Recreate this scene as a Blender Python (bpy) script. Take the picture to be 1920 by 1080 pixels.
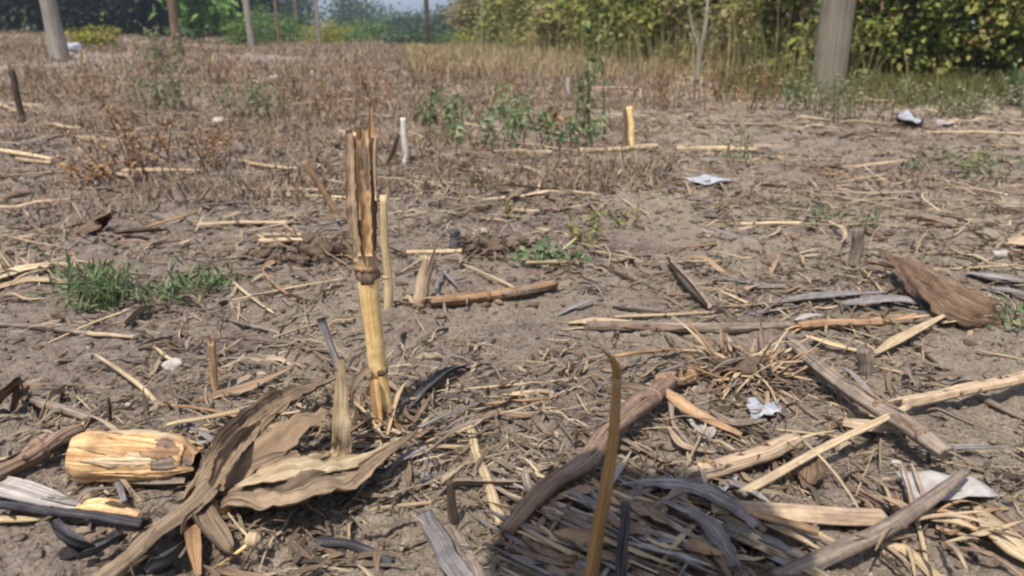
import bpy, math, random
import numpy as np
R = math.radians
random.seed(7); rng = np.random.default_rng(7)
for o in list(bpy.data.objects): bpy.data.objects.remove(o)
scene = bpy.context.scene
col = scene.collection

# ------------------------------------------------------------------ camera
CAM = np.array([0.0, 0.0, 0.5]); PITCH = R(19.09); FPX = 1387.0
cam = bpy.data.objects.new('camera', bpy.data.cameras.new('camera')); col.objects.link(cam)
cam.location = CAM; cam.rotation_euler = (math.pi/2-PITCH, 0, 0)
cam.data.sensor_width = 36; cam.data.lens = 36*FPX/1920
cam.data.clip_start = 0.02; cam.data.clip_end = 20000
cam.data.dof.use_dof = True; cam.data.dof.focus_distance = 1.0; cam.data.dof.aperture_fstop = 6.5
scene.camera = cam

# ------------------------------------------------------------------ world, sun, exposure
SUN_EL = R(66); SUN_AZ = R(205.5)            # azimuth clockwise from +Y: behind the camera, to its left
w = bpy.data.worlds.new('World'); scene.world = w; w.use_nodes = True
nt = w.node_tree; bg = nt.nodes['Background']
sky = nt.nodes.new('ShaderNodeTexSky'); sky.sky_type = 'NISHITA'; sky.sun_disc = False
sky.sun_elevation = SUN_EL; sky.sun_rotation = SUN_AZ; sky.air_density = 1.3; sky.dust_density = 2.0
nt.links.new(sky.outputs[0], bg.inputs[0]); bg.inputs[1].default_value = 0.125
sl = bpy.data.lights.new('sun', 'SUN'); sl.energy = 4.8; sl.angle = R(0.53); sl.color = (1, 0.955, 0.89)
sun = bpy.data.objects.new('sun', sl); col.objects.link(sun)
sun.rotation_euler = (math.pi/2-SUN_EL, 0, math.pi-SUN_AZ)
vs = scene.view_settings; vs.view_transform = 'Standard'; vs.look = 'None'; vs.gamma = 1; vs.exposure = 0.52
scene.cycles.filter_width = 2.2
scene.cycles.max_bounces = 6; scene.cycles.transparent_max_bounces = 4

# ------------------------------------------------------------------ numpy noise and terrain
def vnoise(x, y, seed=0):
    xi = np.floor(x).astype(np.int64); yi = np.floor(y).astype(np.int64)
    fx = x-xi; fy = y-yi; fx = fx*fx*(3-2*fx); fy = fy*fy*(3-2*fy)
    def h(a, b):
        n = (a*374761393 + b*668265263 + seed*362437) & 0xFFFFFFFF
        n = ((n ^ (n >> 13))*1274126177) & 0xFFFFFFFF
        n = ((n ^ (n >> 16))*2246822519) & 0xFFFFFFFF
        return ((n ^ (n >> 15)) & 0xFFFF)/65535.0
    return (h(xi, yi)*(1-fx)+h(xi+1, yi)*fx)*(1-fy)+(h(xi, yi+1)*(1-fx)+h(xi+1, yi+1)*fx)*fy
def fbm(x, y, o=3, seed=0):
    t = np.zeros_like(x); a = 0.5; s = 0
    for i in range(o):
        t += a*(vnoise(x*2**i+i*7.3, y*2**i-i*3.1, seed+i)-0.5); s += a; a *= 0.5
    return t/s
def sst(a, b, x): t = np.clip((x-a)/(b-a), 0, 1); return t*t*(3-2*t)
MOUNDS = []          # x, y, radius x, radius y, height
def Hs(x, y):        # the smooth terrain, on which things are laid
    x = np.asarray(x, float); y = np.asarray(y, float); r = np.hypot(x, y)
    z = 0.030*fbm(x/0.62, y/0.62, 2, 1)
    z = z + 0.020*fbm(x/0.17, y/0.17, 2, 5)
    z = z + 0.10*fbm(x/2.1, y/2.1, 2, 9)*sst(1.6, 6, r) + (0.2*fbm(x/9, y/9, 2, 11)-.12)*sst(10, 30, r)
    z = z + 0.028*np.clip(-x-3, 0, 40)*sst(6, 16, y)
    for mx, my, sx, sy, mh in MOUNDS: z = z+mh*np.exp(-((x-mx)/sx)**2-((y-my)/sy)**2)
    return z
def H(x, y):
    r = np.hypot(x, y); z = Hs(x, y)
    b = np.abs(fbm(x/0.05, y/0.05, 2, 21))
    z = z+0.024*(0.13-b)+0.012*fbm(x/0.028, y/0.028, 3, 61)*(0.5+vnoise(x/0.3, y/0.3, 33))
    b2 = np.abs(fbm(x/0.016, y/0.016, 2, 25))
    z = z+0.008*(0.13-b2)+0.004*(vnoise(x/0.006, y/0.006, 28)-0.5)*(r < 2.5)
    z = z+0.085*(np.abs(fbm(x/0.3, y/0.3, 3, 41))-.2)*sst(1.5, 4.5, r)+0.035*(np.abs(fbm(x/0.09, y/0.09, 2, 43))-.2)*sst(1.0, 2.2, r)
    for mx, my, sx, sy, mh in MOUNDS: z = z+1.3*mh*np.exp(-((x-mx)/sx)**2-((y-my)/sy)**2)*fbm(x/0.03, y/0.03, 3, 51)
    return z
def ray(px, py):
    a = (px-960)/FPX; b = -(py-540)/FPX
    f = np.array([0, math.cos(PITCH), -math.sin(PITCH)]); u = np.array([0, math.sin(PITCH), math.cos(PITCH)])
    return f+np.array([a, 0, 0])+b*u
TT = np.geomspace(0.3, 900, 1600)
def G(px, py, h=0.0):
    """where the sight line of a pixel meets the terrain raised by h"""
    d = ray(px, py); P = CAM+TT[:, None]*d
    g = P[:, 2]-(Hs(P[:, 0], P[:, 1])+h)
    k = np.where(g < 0)[0]
    if len(k) == 0 or k[0] == 0: t = TT[0] if len(k) else 60.0
    else:
        i = k[0]; t = TT[i-1]+(TT[i]-TT[i-1])*g[i-1]/(g[i-1]-g[i])
    p = CAM+t*d; return p
def V_at(px, py, Y):
    d = ray(px, py); return CAM+d*((Y-CAM[1])/d[1])
def depth(p): return (p[1]*math.cos(PITCH)-(p[2]-CAM[2])*math.sin(PITCH))
def px2m(n, p): return n*depth(p)/FPX
for (a, b, sx, sy, mh) in [(570, 478, .13, .07, .045), (930, 462, .13, .07, .03), (380, 300, .35, .2, .05), (1200, 1010, .17, .10, .022), (700, 300, .5, .3, .05)]:
    d = ray(a, b); t = -0.5/d[2]; p = CAM+t*d; MOUNDS.append((p[0], p[1], sx, sy, mh))

# ------------------------------------------------------------------ materials
def lin(c): c = c/255.0; return c/12.92 if c <= 0.04045 else ((c+0.055)/1.055)**2.4
def C(r, g, b, k=0.80): return (lin(r)*k, lin(g)*k, lin(b)*k, 1)
MATS = {}
def N(m, t, **kw):
    n = m.node_tree.nodes.new(t)
    for k, v in kw.items():
        if k in n.inputs: n.inputs[k].default_value = v
        else: setattr(n, k, v)
    return n
def base_mat(name, rough=0.8):
    m = bpy.data.materials.new(name); m.use_nodes = True
    b = m.node_tree.nodes['Principled BSDF']; b.inputs['Roughness'].default_value = rough
    b.inputs['Specular IOR Level'].default_value = 0.25
    return m, b, m.node_tree.links.new
def ramp(m, stops):
    r = N(m, 'ShaderNodeValToRGB'); e = r.color_ramp.elements
    while len(e) < len(stops): e.new(0.5)
    for q, (p, c) in zip(e, stops): q.position = p; q.color = c
    return r
def fibre_mat(name, c1, c2, stain=None, us=420, vs_=14, bump=0.5, rough=0.72, trans=0.0, tint=False, stain_amt=0.5, spec=0.25):
    """dry plant matter: fibres run along the v axis, blotched with stains"""
    if name in MATS: return MATS[name]
    m, b, L = base_mat(name, rough); b.inputs['Specular IOR Level'].default_value = spec
    uv = N(m, 'ShaderNodeUVMap'); mp = N(m, 'ShaderNodeMapping'); L(uv.outputs[0], mp.inputs[0])
    oi = N(m, 'ShaderNodeObjectInfo'); L(oi.outputs['Random'], mp.inputs['Location'])
    mp.inputs['Scale'].default_value = (us, vs_, 1)
    n1 = N(m, 'ShaderNodeTexNoise', Scale=1.0, Detail=4.0, Roughness=0.65); L(mp.outputs[0], n1.inputs['Vector'])
    rp = ramp(m, [(0.36, c1), (0.62, c2)]); L(n1.outputs[0], rp.inputs[0])
    tc = N(m, 'ShaderNodeTexCoord')
    n2 = N(m, 'ShaderNodeTexNoise', Scale=34.0, Detail=7.0, Roughness=0.75); L(tc.outputs['Object'], n2.inputs['Vector'])
    r2 = ramp(m, [(0.44, (0, 0, 0, 1)), (0.62, (1, 1, 1, 1))]); L(n2.outputs[0], r2.inputs[0])
    ml = N(m, 'ShaderNodeMath', operation='MULTIPLY'); L(r2.outputs[0], ml.inputs[0]); ml.inputs[1].default_value = stain_amt
    mx = N(m, 'ShaderNodeMixRGB'); L(ml.outputs[0], mx.inputs[0]); L(rp.outputs[0], mx.inputs[1])
    mx.inputs[2].default_value = stain or tuple(x*0.4 for x in c1[:3])+(1,)
    out = mx.outputs[0]
    hs = N(m, 'ShaderNodeHueSaturation'); L(out, hs.inputs['Color'])
    mr = N(m, 'ShaderNodeMapRange'); L(oi.outputs['Random'], mr.inputs[0]); mr.inputs[3].default_value = 0.85; mr.inputs[4].default_value = 1.15
    L(mr.outputs[0], hs.inputs['Value']); out = hs.outputs[0]
    if tint:
        at = N(m, 'ShaderNodeAttribute', attribute_name='tint')
        m2 = N(m, 'ShaderNodeMixRGB', blend_type='MULTIPLY'); m2.inputs[0].default_value = 1
        L(out, m2.inputs[1]); L(at.outputs['Color'], m2.inputs[2]); out = m2.outputs[0]
    L(out, b.inputs['Base Color'])
    bp = N(m, 'ShaderNodeBump', Strength=bump, Distance=0.0012); L(n1.outputs[0], bp.inputs['Height']); L(bp.outputs[0], b.inputs['Normal'])
    if trans > 0:
        o = m.node_tree.nodes['Material Output']; tr = N(m, 'ShaderNodeBsdfTranslucent'); ms = N(m, 'ShaderNodeMixShader'); ms.inputs[0].default_value = trans
        L(out, tr.inputs[0]); L(b.outputs[0], ms.inputs[1]); L(tr.outputs[0], ms.inputs[2]); L(ms.outputs[0], o.inputs['Surface'])
    MATS[name] = m; return m
def leafy_mat(name, stops, trans=0.3, rough=0.6):
    """living leaves: hue chosen per leaf by the tint attribute's red channel"""
    if name in MATS: return MATS[name]
    m, b, L = base_mat(name, rough)
    at = N(m, 'ShaderNodeAttribute', attribute_name='tint'); sp = N(m, 'ShaderNodeSeparateColor'); L(at.outputs['Color'], sp.inputs[0])
    rp = ramp(m, stops); L(sp.outputs[0], rp.inputs[0])
    tc = N(m, 'ShaderNodeTexCoord'); n = N(m, 'ShaderNodeTexNoise', Scale=60.0, Detail=3.0); L(tc.outputs['Object'], n.inputs['Vector'])
    hs = N(m, 'ShaderNodeHueSaturation'); L(rp.outputs[0], hs.inputs['Color'])
    mr = N(m, 'ShaderNodeMapRange'); L(n.outputs[0], mr.inputs[0]); mr.inputs[3].default_value = 0.75; mr.inputs[4].default_value = 1.25; L(mr.outputs[0], hs.inputs['Value'])
    L(hs.outputs[0], b.inputs['Base Color'])
    o = m.node_tree.nodes['Material Output']; tr = N(m, 'ShaderNodeBsdfTranslucent'); ms = N(m, 'ShaderNodeMixShader'); ms.inputs[0].default_value = trans
    L(hs.outputs[0], tr.inputs[0]); L(b.outputs[0], ms.inputs[1]); L(tr.outputs[0], ms.inputs[2]); L(ms.outputs[0], o.inputs['Surface'])
    MATS[name] = m; return m
def soil_mat():
    m, b, L = base_mat('soil', 0.95); b.inputs['Specular IOR Level'].default_value = 0.1
    tc = N(m, 'ShaderNodeTexCoord')
    def no(s, d=5, r=0.65):
        n = N(m, 'ShaderNodeTexNoise', Scale=float(s), Detail=float(d), Roughness=r); L(tc.outputs['Object'], n.inputs['Vector']); return n
    big = no(0.8, 4); sx_ = N(m, 'ShaderNodeSeparateXYZ'); L(tc.outputs['Object'], sx_.inputs[0]); gx = N(m, 'ShaderNodeMapRange'); L(sx_.outputs[0], gx.inputs[0]); gx.inputs[1].default_value = -1.6; gx.inputs[2].default_value = 0.4; gx.inputs[3].default_value = 0.17; gx.inputs[4].default_value = 0.0
    ab = N(m, 'ShaderNodeMath', operation='ADD'); L(big.outputs[0], ab.inputs[0]); L(gx.outputs[0], ab.inputs[1])
    rb = ramp(m, [(0.38, C(178, 161, 137)), (0.60, C(142, 123, 115))]); L(ab.outputs[0], rb.inputs[0])
    mid = no(22, 6, 0.7); rm = ramp(m, [(0.28, C(108, 96, 87)), (0.48, C(164, 150, 131)), (0.70, C(198, 185, 166))]); L(mid.outputs[0], rm.inputs[0])
    mx = N(m, 'ShaderNodeMixRGB'); mx.inputs[0].default_value = 0.45; L(rb.outputs[0], mx.inputs[1]); L(rm.outputs[0], mx.inputs[2])
    fine = no(190, 4, 0.75); rf = ramp(m, [(0.32, (0.55, 0.53, 0.52, 1)), (0.50, (1, 1, 1, 1)), (0.70, (1.4, 1.37, 1.33, 1))]); L(fine.outputs[0], rf.inputs[0])
    m2 = N(m, 'ShaderNodeMixRGB', blend_type='MULTIPLY'); m2.inputs[0].default_value = 0.9; L(mx.outputs[0], m2.inputs[1]); L(rf.outputs[0], m2.inputs[2])
    ash = no(3.2, 5, 0.7); ra = ramp(m, [(0.55, (0, 0, 0, 1)), (0.66, (0.75, 0.75, 0.75, 1))]); L(ash.outputs[0], ra.inputs[0])
    m3 = N(m, 'ShaderNodeMixRGB'); L(ra.outputs[0], m3.inputs[0]); L(m2.outputs[0], m3.inputs[1]); m3.inputs[2].default_value = C(110, 96, 90)
    L(m3.outputs[0], b.inputs['Base Color'])
    b1 = N(m, 'ShaderNodeBump', Strength=1.0, Distance=0.009); L(fine.outputs[0], b1.inputs['Height'])
    b2 = N(m, 'ShaderNodeBump', Strength=0.9, Distance=0.018); L(mid.outputs[0], b2.inputs['Height']); L(b1.outputs[0], b2.inputs['Normal'])
    L(b2.outputs[0], b.inputs['Normal']); return m
def rock_mat(name, c1, c2, scale=40, rough=0.9, bump=0.6, dist=0.004):
    if name in MATS: return MATS[name]
    m, b, L = base_mat(name, rough); tc = N(m, 'ShaderNodeTexCoord')
    n = N(m, 'ShaderNodeTexNoise', Scale=float(scale), Detail=6.0, Roughness=0.7); L(tc.outputs['Object'], n.inputs['Vector'])
    rp = ramp(m, [(0.3, c1), (0.7, c2)]); L(n.outputs[0], rp.inputs[0]); L(rp.outputs[0], b.inputs['Base Color'])
    bp = N(m, 'ShaderNodeBump', Strength=bump, Distance=dist); L(n.outputs[0], bp.inputs['Height']); L(bp.outputs[0], b.inputs['Normal'])
    MATS[name] = m; return m
def wood_mat(name, c1, c2, sx=8.0, sz=0.5, rough=0.9, bump=0.6):
    """standing timber and bark: streaks run along z"""
    if name in MATS: return MATS[name]
    m, b, L = base_mat(name, rough); tc = N(m, 'ShaderNodeTexCoord'); mp = N(m, 'ShaderNodeMapping'); L(tc.outputs['Object'], mp.inputs[0]); mp.inputs['Scale'].default_value = (sx, sx, sz)
    n = N(m, 'ShaderNodeTexNoise', Scale=3.0, Detail=6.0, Roughness=0.7); L(mp.outputs[0], n.inputs['Vector'])
    n2 = N(m, 'ShaderNodeTexNoise', Scale=2.0, Detail=4.0); L(tc.outputs['Object'], n2.inputs['Vector'])
    ad = N(m, 'ShaderNodeMixRGB'); ad.inputs[0].default_value = 0.35; L(n.outputs[0], ad.inputs[1]); L(n2.outputs[0], ad.inputs[2])
    rp = ramp(m, [(0.33, c1), (0.66, c2)]); L(ad.outputs[0], rp.inputs[0]); L(rp.outputs[0], b.inputs['Base Color'])
    bp = N(m, 'ShaderNodeBump', Strength=bump, Distance=0.02); L(n.outputs[0], bp.inputs['Height']); L(bp.outputs[0], b.inputs['Normal'])
    MATS[name] = m; return m

M_YEL = fibre_mat('yellow_stalk', C(218, 174, 108, .95), C(252, 222, 158, 1.0), C(184, 136, 88), stain_amt=0.5, rough=0.75, spec=0.12)
M_BRS = fibre_mat('brown_sheath', C(112, 86, 62), C(178, 142, 104), C(76, 60, 50))
M_SHE = fibre_mat('tan_sheath', C(164, 128, 90), C(218, 182, 136), C(122, 92, 66), stain_amt=0.4)
M_PAL = fibre_mat('pale_straw', C(166, 142, 110), C(220, 196, 160), C(124, 102, 80), stain_amt=0.4)
M_PNK = fibre_mat('pinkish_stalk', C(146, 122, 100), C(204, 178, 146), C(108, 88, 74), stain_amt=0.45)
M_BRN = fibre_mat('brown_stalk', C(104, 82, 68), C(158, 130, 108), C(68, 56, 50), stain_amt=0.5)
M_GRY = fibre_mat('grey_stalk', C(108, 94, 82), C(168, 150, 132), C(76, 66, 60), stain_amt=0.5)
M_HSK = fibre_mat('grey_husk', C(88, 72, 58), C(184, 158, 128), C(78, 62, 52), us=520, vs_=9, bump=0.8, trans=0.12, stain_amt=0.4)
M_HSB = fibre_mat('beige_husk', C(150, 124, 96), C(182, 154, 122), C(126, 102, 80), us=300, vs_=6, bump=0.3, trans=0.12, stain_amt=0.3)
M_HSL = fibre_mat('light_husk', C(164, 138, 104), C(226, 202, 164), C(128, 104, 80), us=520, vs_=9, bump=0.7, trans=0.15, stain_amt=0.3)
M_LBR = fibre_mat('brown_leaf', C(80, 63, 50), C(146, 117, 91), C(62, 50, 43), us=420, vs_=8, bump=0.8, trans=0.1)
M_ORG = fibre_mat('orange_husk', C(176, 124, 76), C(240, 204, 150, .9), C(120, 88, 66), us=420, vs_=7, bump=0.9, stain_amt=0.55)
M_ORS = fibre_mat('orange_stalk', C(140, 106, 76), C(190, 154, 116), C(98, 76, 60))
M_WHT = fibre_mat('bleached_leaf', C(140, 130, 124), C(200, 190, 180), C(104, 92, 84), us=300, vs_=8, bump=0.4, stain_amt=0.35)
M_CHR = fibre_mat('charred_stalk', C(40, 38, 42), C(104, 100, 102), C(26, 26, 28), bump=0.9)
M_DRK = fibre_mat('dark_twig', C(62, 50, 42), C(100, 82, 66), C(40, 34, 30))
M_ASH = fibre_mat('ashen_leaf', C(104, 98, 96), C(172, 163, 158), C(78, 72, 72), us=420, vs_=8, bump=0.6, trans=0.08)
M_LIT = fibre_mat('litter_straw', C(148, 130, 108), C(206, 186, 156), C(112, 94, 78), us=600, vs_=20, tint=True, stain_amt=0.3)
M_PLS = rock_mat('dusty_plastic', C(138, 138, 140), C(196, 196, 202), 60, 0.6, 0.3)
M_CLD = rock_mat('soil_clod', C(124, 108, 90), C(176, 158, 134), 60)
M_CLDK = rock_mat('dark_clod', C(80, 65, 54), C(138, 118, 98), 90, bump=1.0, dist=.008)
M_CHC = rock_mat('charcoal', C(32, 31, 32), C(84, 80, 80), 120, bump=1.0, dist=.006)
M_STN = rock_mat('pale_stone', C(150, 140, 130), C(206, 198, 186), 40)
M_SOIL = soil_mat()

# ------------------------------------------------------------------ mesh helpers
def tag(o, label=None, cat=None, group=None, kind=None):
    for k, v in (('label', label), ('category', cat), ('group', group), ('kind', kind)):
        if v: o[k] = v
    return o
def mesh_data(name, V, F, mat, UV=None, tint=None, smooth=True):
    """V (n,3); F list of index lists or (m,k) array; UV per vertex; tint per vertex rgb"""
    me = bpy.data.meshes.new(name); V = np.asarray(V, np.float32)
    if isinstance(F, np.ndarray):
        m, k = F.shape; me.vertices.add(len(V)); me.vertices.foreach_set('co', V.ravel())
        me.loops.add(m*k); me.loops.foreach_set('vertex_index', F.astype(np.int32).ravel())
        me.polygons.add(m); me.polygons.foreach_set('loop_start', np.arange(0, m*k, k, dtype=np.int32))
        me.update(calc_edges=True); li = F.ravel()
    else:
        me.from_pydata(V.tolist(), [], [list(map(int, f)) for f in F]); li = np.array([i for f in F for i in f])
    if UV is not None:
        u = me.uv_layers.new(name='UVMap'); u.data.foreach_set('uv', np.asarray(UV, np.float32)[li].ravel())
    if tint is not None:
        a = me.attributes.new('tint', 'FLOAT_COLOR', 'POINT'); t = np.ones((len(V), 4), np.float32); t[:, :3] = tint; a.data.foreach_set('color', t.ravel())
    if smooth: me.polygons.foreach_set('use_smooth', np.ones(len(me.polygons), bool))
    if mat: me.materials.append(mat)
    me.update(); return me
def add(name, me, parent=None, loc=(0, 0, 0)):
    o = bpy.data.objects.new(name, me); col.objects.link(o); o.location = loc
    if parent: o.parent = parent
    return o
def empty(name, loc):
    o = bpy.data.objects.new(name, None); col.objects.link(o); o.location = loc; o.empty_display_size = 0.05; return o
def part(name, parent, geo, mat, kind=None, smooth=True, tint=None):
    V, F, UV = geo; o = add(name, mesh_data(name, np.asarray(V)-np.array(parent.location), F, mat, UV, tint, smooth), parent)
    if kind: o['kind'] = kind
    return o
def thing(name, geo, mat, label, cat, group=None, origin=None, smooth=True, tint=None, kind=None):
    V, F, UV = geo; V = np.asarray(V); og = V.mean(0) if origin is None else np.array(origin)
    if origin is None: og[2] = V[:, 2].min()
    o = add(name, mesh_data(name, V-og, F, mat, UV, tint, smooth), None, og); return tag(o, label, cat, group, kind)
def unit(v): return v/(np.linalg.norm(v, axis=-1, keepdims=True)+1e-12)
def smooth_path(P, n):
    P = np.asarray(P, float)
    if len(P) == 2: t = np.linspace(0, 1, n)[:, None]; return P[0]*(1-t)+P[1]*t
    Q = np.vstack([2*P[0]-P[1], P, 2*P[-1]-P[-2]]); out = []
    for s in np.linspace(0, len(P)-1-1e-6, n):
        i = int(s); f = s-i; a, b, c, d = Q[i], Q[i+1], Q[i+2], Q[i+3]
        out.append(0.5*((2*b)+(-a+c)*f+(2*a-5*b+4*c-d)*f*f+(-a+3*b-3*c+d)*f**3))
    return np.array(out)
def interp(vals, n): v = np.atleast_1d(np.asarray(vals, float)); return np.interp(np.linspace(0, 1, n), np.linspace(0, 1, len(v)), v) if len(v) > 1 else np.full(n, v[0])
def tube(P, r, k=12, n=None, flat=1.0, ridge=0.0, wob=0.0, cap=True, seed=0, dent=0.0, groove=0.0):
    """a tube along P; ridge = lengthwise grooves; wob = bends; flat squashes it along z"""
    rg = np.random.default_rng(seed+int(abs(P[0][0])*1e4) % 9999); n = n or max(6, len(P))
    P = smooth_path(P, n); Rr = interp(r, n); L_ = np.r_[0, np.cumsum(np.linalg.norm(np.diff(P, axis=0), axis=1))]
    T = unit(np.gradient(P, axis=0)); up = np.array([0, 0, 1.0]) if abs(T[0][2]) < 0.9 else np.array([0, 1.0, 0])
    S = unit(np.cross(T, up)); U = np.cross(S, T)
    if wob:
        ph = rg.uniform(0, 6, 4); t = L_/max(L_[-1], 1e-6)
        P = P+S*(wob*(np.sin(5*t+ph[0])+0.6*np.sin(11*t+ph[1])))[:, None]+U*(0.5*wob*np.sin(6*t+ph[2]))[:, None]
    a = np.linspace(0, 2*math.pi, k, endpoint=False); rj = 1+ridge*rg.uniform(-1, 1, k); gr_ = rg.uniform(0, 1, k); V = []; UV = []
    lf = 1+dent*np.interp(np.linspace(0, 9, n), np.arange(10), rg.uniform(-1, 1, 10)); da = rg.uniform(0, 6.28, 3)
    for i in range(n):
        rr = Rr[i]*(1-groove*(gr_ > .72))*lf[i]*(1+dent*0.8*np.cos(a*2+da[0]+4*i/n)+dent*0.5*np.cos(a*3+da[1]-7*i/n))*rj*(1+ridge*0.4*rg.uniform(-1, 1, k))
        V.append(P[i]+S[i]*(rr*np.cos(a))[:, None]+U[i]*(rr*np.sin(a)*flat)[:, None])
        UV.append(np.c_[a*Rr.mean(), np.full(k, L_[i])])
    V = np.vstack(V); UV = np.vstack(UV)
    F = [(i*k+j, i*k+(j+1) % k, (i+1)*k+(j+1) % k, (i+1)*k+j) for i in range(n-1) for j in range(k)]
    if cap:
        for i, sg in ((0, 1), (n-1, -1)):
            c = len(V); V = np.vstack([V, P[i]+T[i]*sg*Rr[i]*0.35]); UV = np.vstack([UV, [0, L_[i]]])   # the pith stands back inside the rind
            for j in range(k):
                q = (c, i*k+(j+1) % k, i*k+j) if i == 0 else (c, i*k+j, i*k+(j+1) % k); F.append(q)
    return V, F, UV
def blade(P, wd, up=(0, 0, 1), cup=0.15, ribs=0.05, twist=0.0, n=22, m=9, ripple=0.0, seed=0, ragged=0.0, thick=0.0006, pleat=0.0, crumple=0.0):
    """a leaf blade along P: width list wd, cupped, ribbed lengthwise, twisted, with ragged margins; closed with a thin underside"""
    rg = np.random.default_rng(seed+17); P = smooth_path(P, n); W = interp(wd, n); tw = interp(twist, n); cp = interp(cup, n)
    L_ = np.r_[0, np.cumsum(np.linalg.norm(np.diff(P, axis=0), axis=1))]; T = unit(np.gradient(P, axis=0)); up = np.asarray(up, float)
    S = unit(np.cross(T, up)); U = unit(np.cross(S, T)); c, s = np.cos(tw)[:, None], np.sin(tw)[:, None]; S, U = S*c+U*s, U*c-S*s
    u = np.linspace(-1, 1, m); rb = rg.uniform(-1, 1, m); V = []; UV = []; ph = rg.uniform(0, 6, 3)
    for i in range(n):
        ed = 1+ragged*rg.uniform(-1, 0.3)
        h = cp[i]*W[i]*(u*u)+ribs*W[i]*rb*(0.7+0.3*math.sin(L_[i]*40+ph[0]))+pleat*W[i]*np.abs(np.sin(u*5.5+ph[2]+0.8*np.sin(L_[i]*25+ph[0])))*min(1, 4*i/n)+ripple*W[i]*np.sin(L_[i]*70+ph[1]+u*2)*np.abs(u)
        if crumple: h = h+crumple*W[i]*2*fbm(u*1.7+seed*3.1, np.full(m, L_[i]/max(W.max(), 1e-4)*2.2), 3, seed % 50)
        V.append(P[i]+S[i]*(u*W[i]*0.5*ed)[:, None]+U[i]*h[:, None]); UV.append(np.c_[(u+1)*W.max()*0.5, np.full(m, L_[i])])
    V = np.vstack(V); UV = np.vstack(UV); q = []
    for i in range(n-1):
        for j in range(m-1): q.append((i*m+j, i*m+j+1, (i+1)*m+j+1, (i+1)*m+j))
    Un = np.repeat(U, m, axis=0); nv = len(V); V = np.vstack([V, V-Un*thick]); UV = np.vstack([UV, UV])
    F = q+[tuple(x+nv for x in reversed(f)) for f in q]
    rim = [i*m for i in range(n)]+[(n-1)*m+j for j in range(1, m)]+[i*m+m-1 for i in range(n-2, -1, -1)]+[j for j in range(m-2, 0, -1)]
    F += [(rim[i], rim[i-1], rim[i-1]+nv, rim[i]+nv) for i in range(len(rim))]
    return V, F, UV
def lump(c, rad, seed=0, rough=0.35, sub=2):
    """an irregular clod or pebble"""
    import bmesh
    rg = np.random.default_rng(seed); b = bmesh.new(); bmesh.ops.create_icosphere(b, subdivisions=sub, radius=1)
    V = np.array([v.co[:] for v in b.verts]); F = [[v.index for v in f.verts] for f in b.faces]; b.free()
    k = rg.normal(size=(7, 3))*2.2; ph = rg.uniform(0, 6, 7); d = sum(np.sin(V@k[i]+ph[i]) for i in range(7))/7
    k2 = rg.normal(size=(9, 3))*6; d2 = sum(np.sin(V@k2[i]+ph[i % 7]) for i in range(9))/9; V = V*(1+rough*d[:, None]*1.6+rough*d2[:, None]*.7); V = V*np.asarray(rad)+np.asarray(c); return V, F, np.c_[V[:, 0], V[:, 1]]
def join(gs):
    V = []; F = []; UV = []; n = 0
    for v, f, u in gs:
        V.append(v); UV.append(u); F += [tuple(int(i)+n for i in q) for q in f]; n += len(v)
    return np.vstack(V), F, np.vstack(UV)
def rot_z(a): c, s = np.cos(a), np.sin(a); return c, s

# ================================================================== THE SETTING
def build_ground():
    a1 = np.linspace(-46, 46, 620); a2 = np.linspace(50, 310, 60); th = np.radians(np.r_[a1, a2])
    rr = np.r_[0.0, 0.06, 0.15, 0.27, np.geomspace(0.40, 32, 760), np.geomspace(36, 3000, 36)]
    A, Rr = np.meshgrid(th, rr); X = Rr*np.sin(A); Y = Rr*np.cos(A); Z = H(X.ravel(), Y.ravel()).reshape(X.shape)
    Z = np.where(Rr > 120, Z*0, Z)
    V = np.c_[X.ravel(), Y.ravel(), Z.ravel()]; k = len(th); n = len(rr); i = np.arange(n-1)[:, None]; j = np.arange(k)[None, :]; jn = (j+1) % k
    F = np.stack([i*k+j, (i+1)*k+j, (i+1)*k+jn, i*k+jn], -1).reshape(-1, 4)[:, ::-1]
    o = add('ground', mesh_data('ground', V, F.copy(), M_SOIL)); o['kind'] = 'structure'
build_ground()
# far hills, blue with distance
def hill(name, dist, x0, x1, hts, mat):
    n = 90; xs = np.linspace(x0, x1, n); hz = np.interp(np.linspace(0, 1, n), np.linspace(0, 1, len(hts)), hts)+6*fbm(xs/60, xs*0+3, 4, 77)
    prof = [(0, 0), (0.35, 0.45), (0.7, 0.85), (1, 1), (1.4, 0.8), (2.2, 0)]; V = []
    for fy, fz in prof:
        for i in range(n): V.append((xs[i]+8*math.sin(i*1.7+fy*5), dist+fy*260+10*math.sin(i*0.9), max(-1, hz[i]*fz*(1+0.05*math.sin(i*2.3+fy*9)))))
    F = [(a*n+i, a*n+i+1, (a+1)*n+i+1, (a+1)*n+i) for a in range(len(prof)-1) for i in range(n-1)]
    o = add(name, mesh_data(name, V, F, mat)); o['kind'] = 'structure'
M_HILL = rock_mat('wooded_hill', C(50, 70, 36), C(86, 104, 56), 0.05, 1.0, 0.8, 3.0)
hill('hills', 1500, -1500, 1500, [40, 66, 74, 50, 56, 74, 58, 46, 66, 82, 60], M_HILL)

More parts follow.
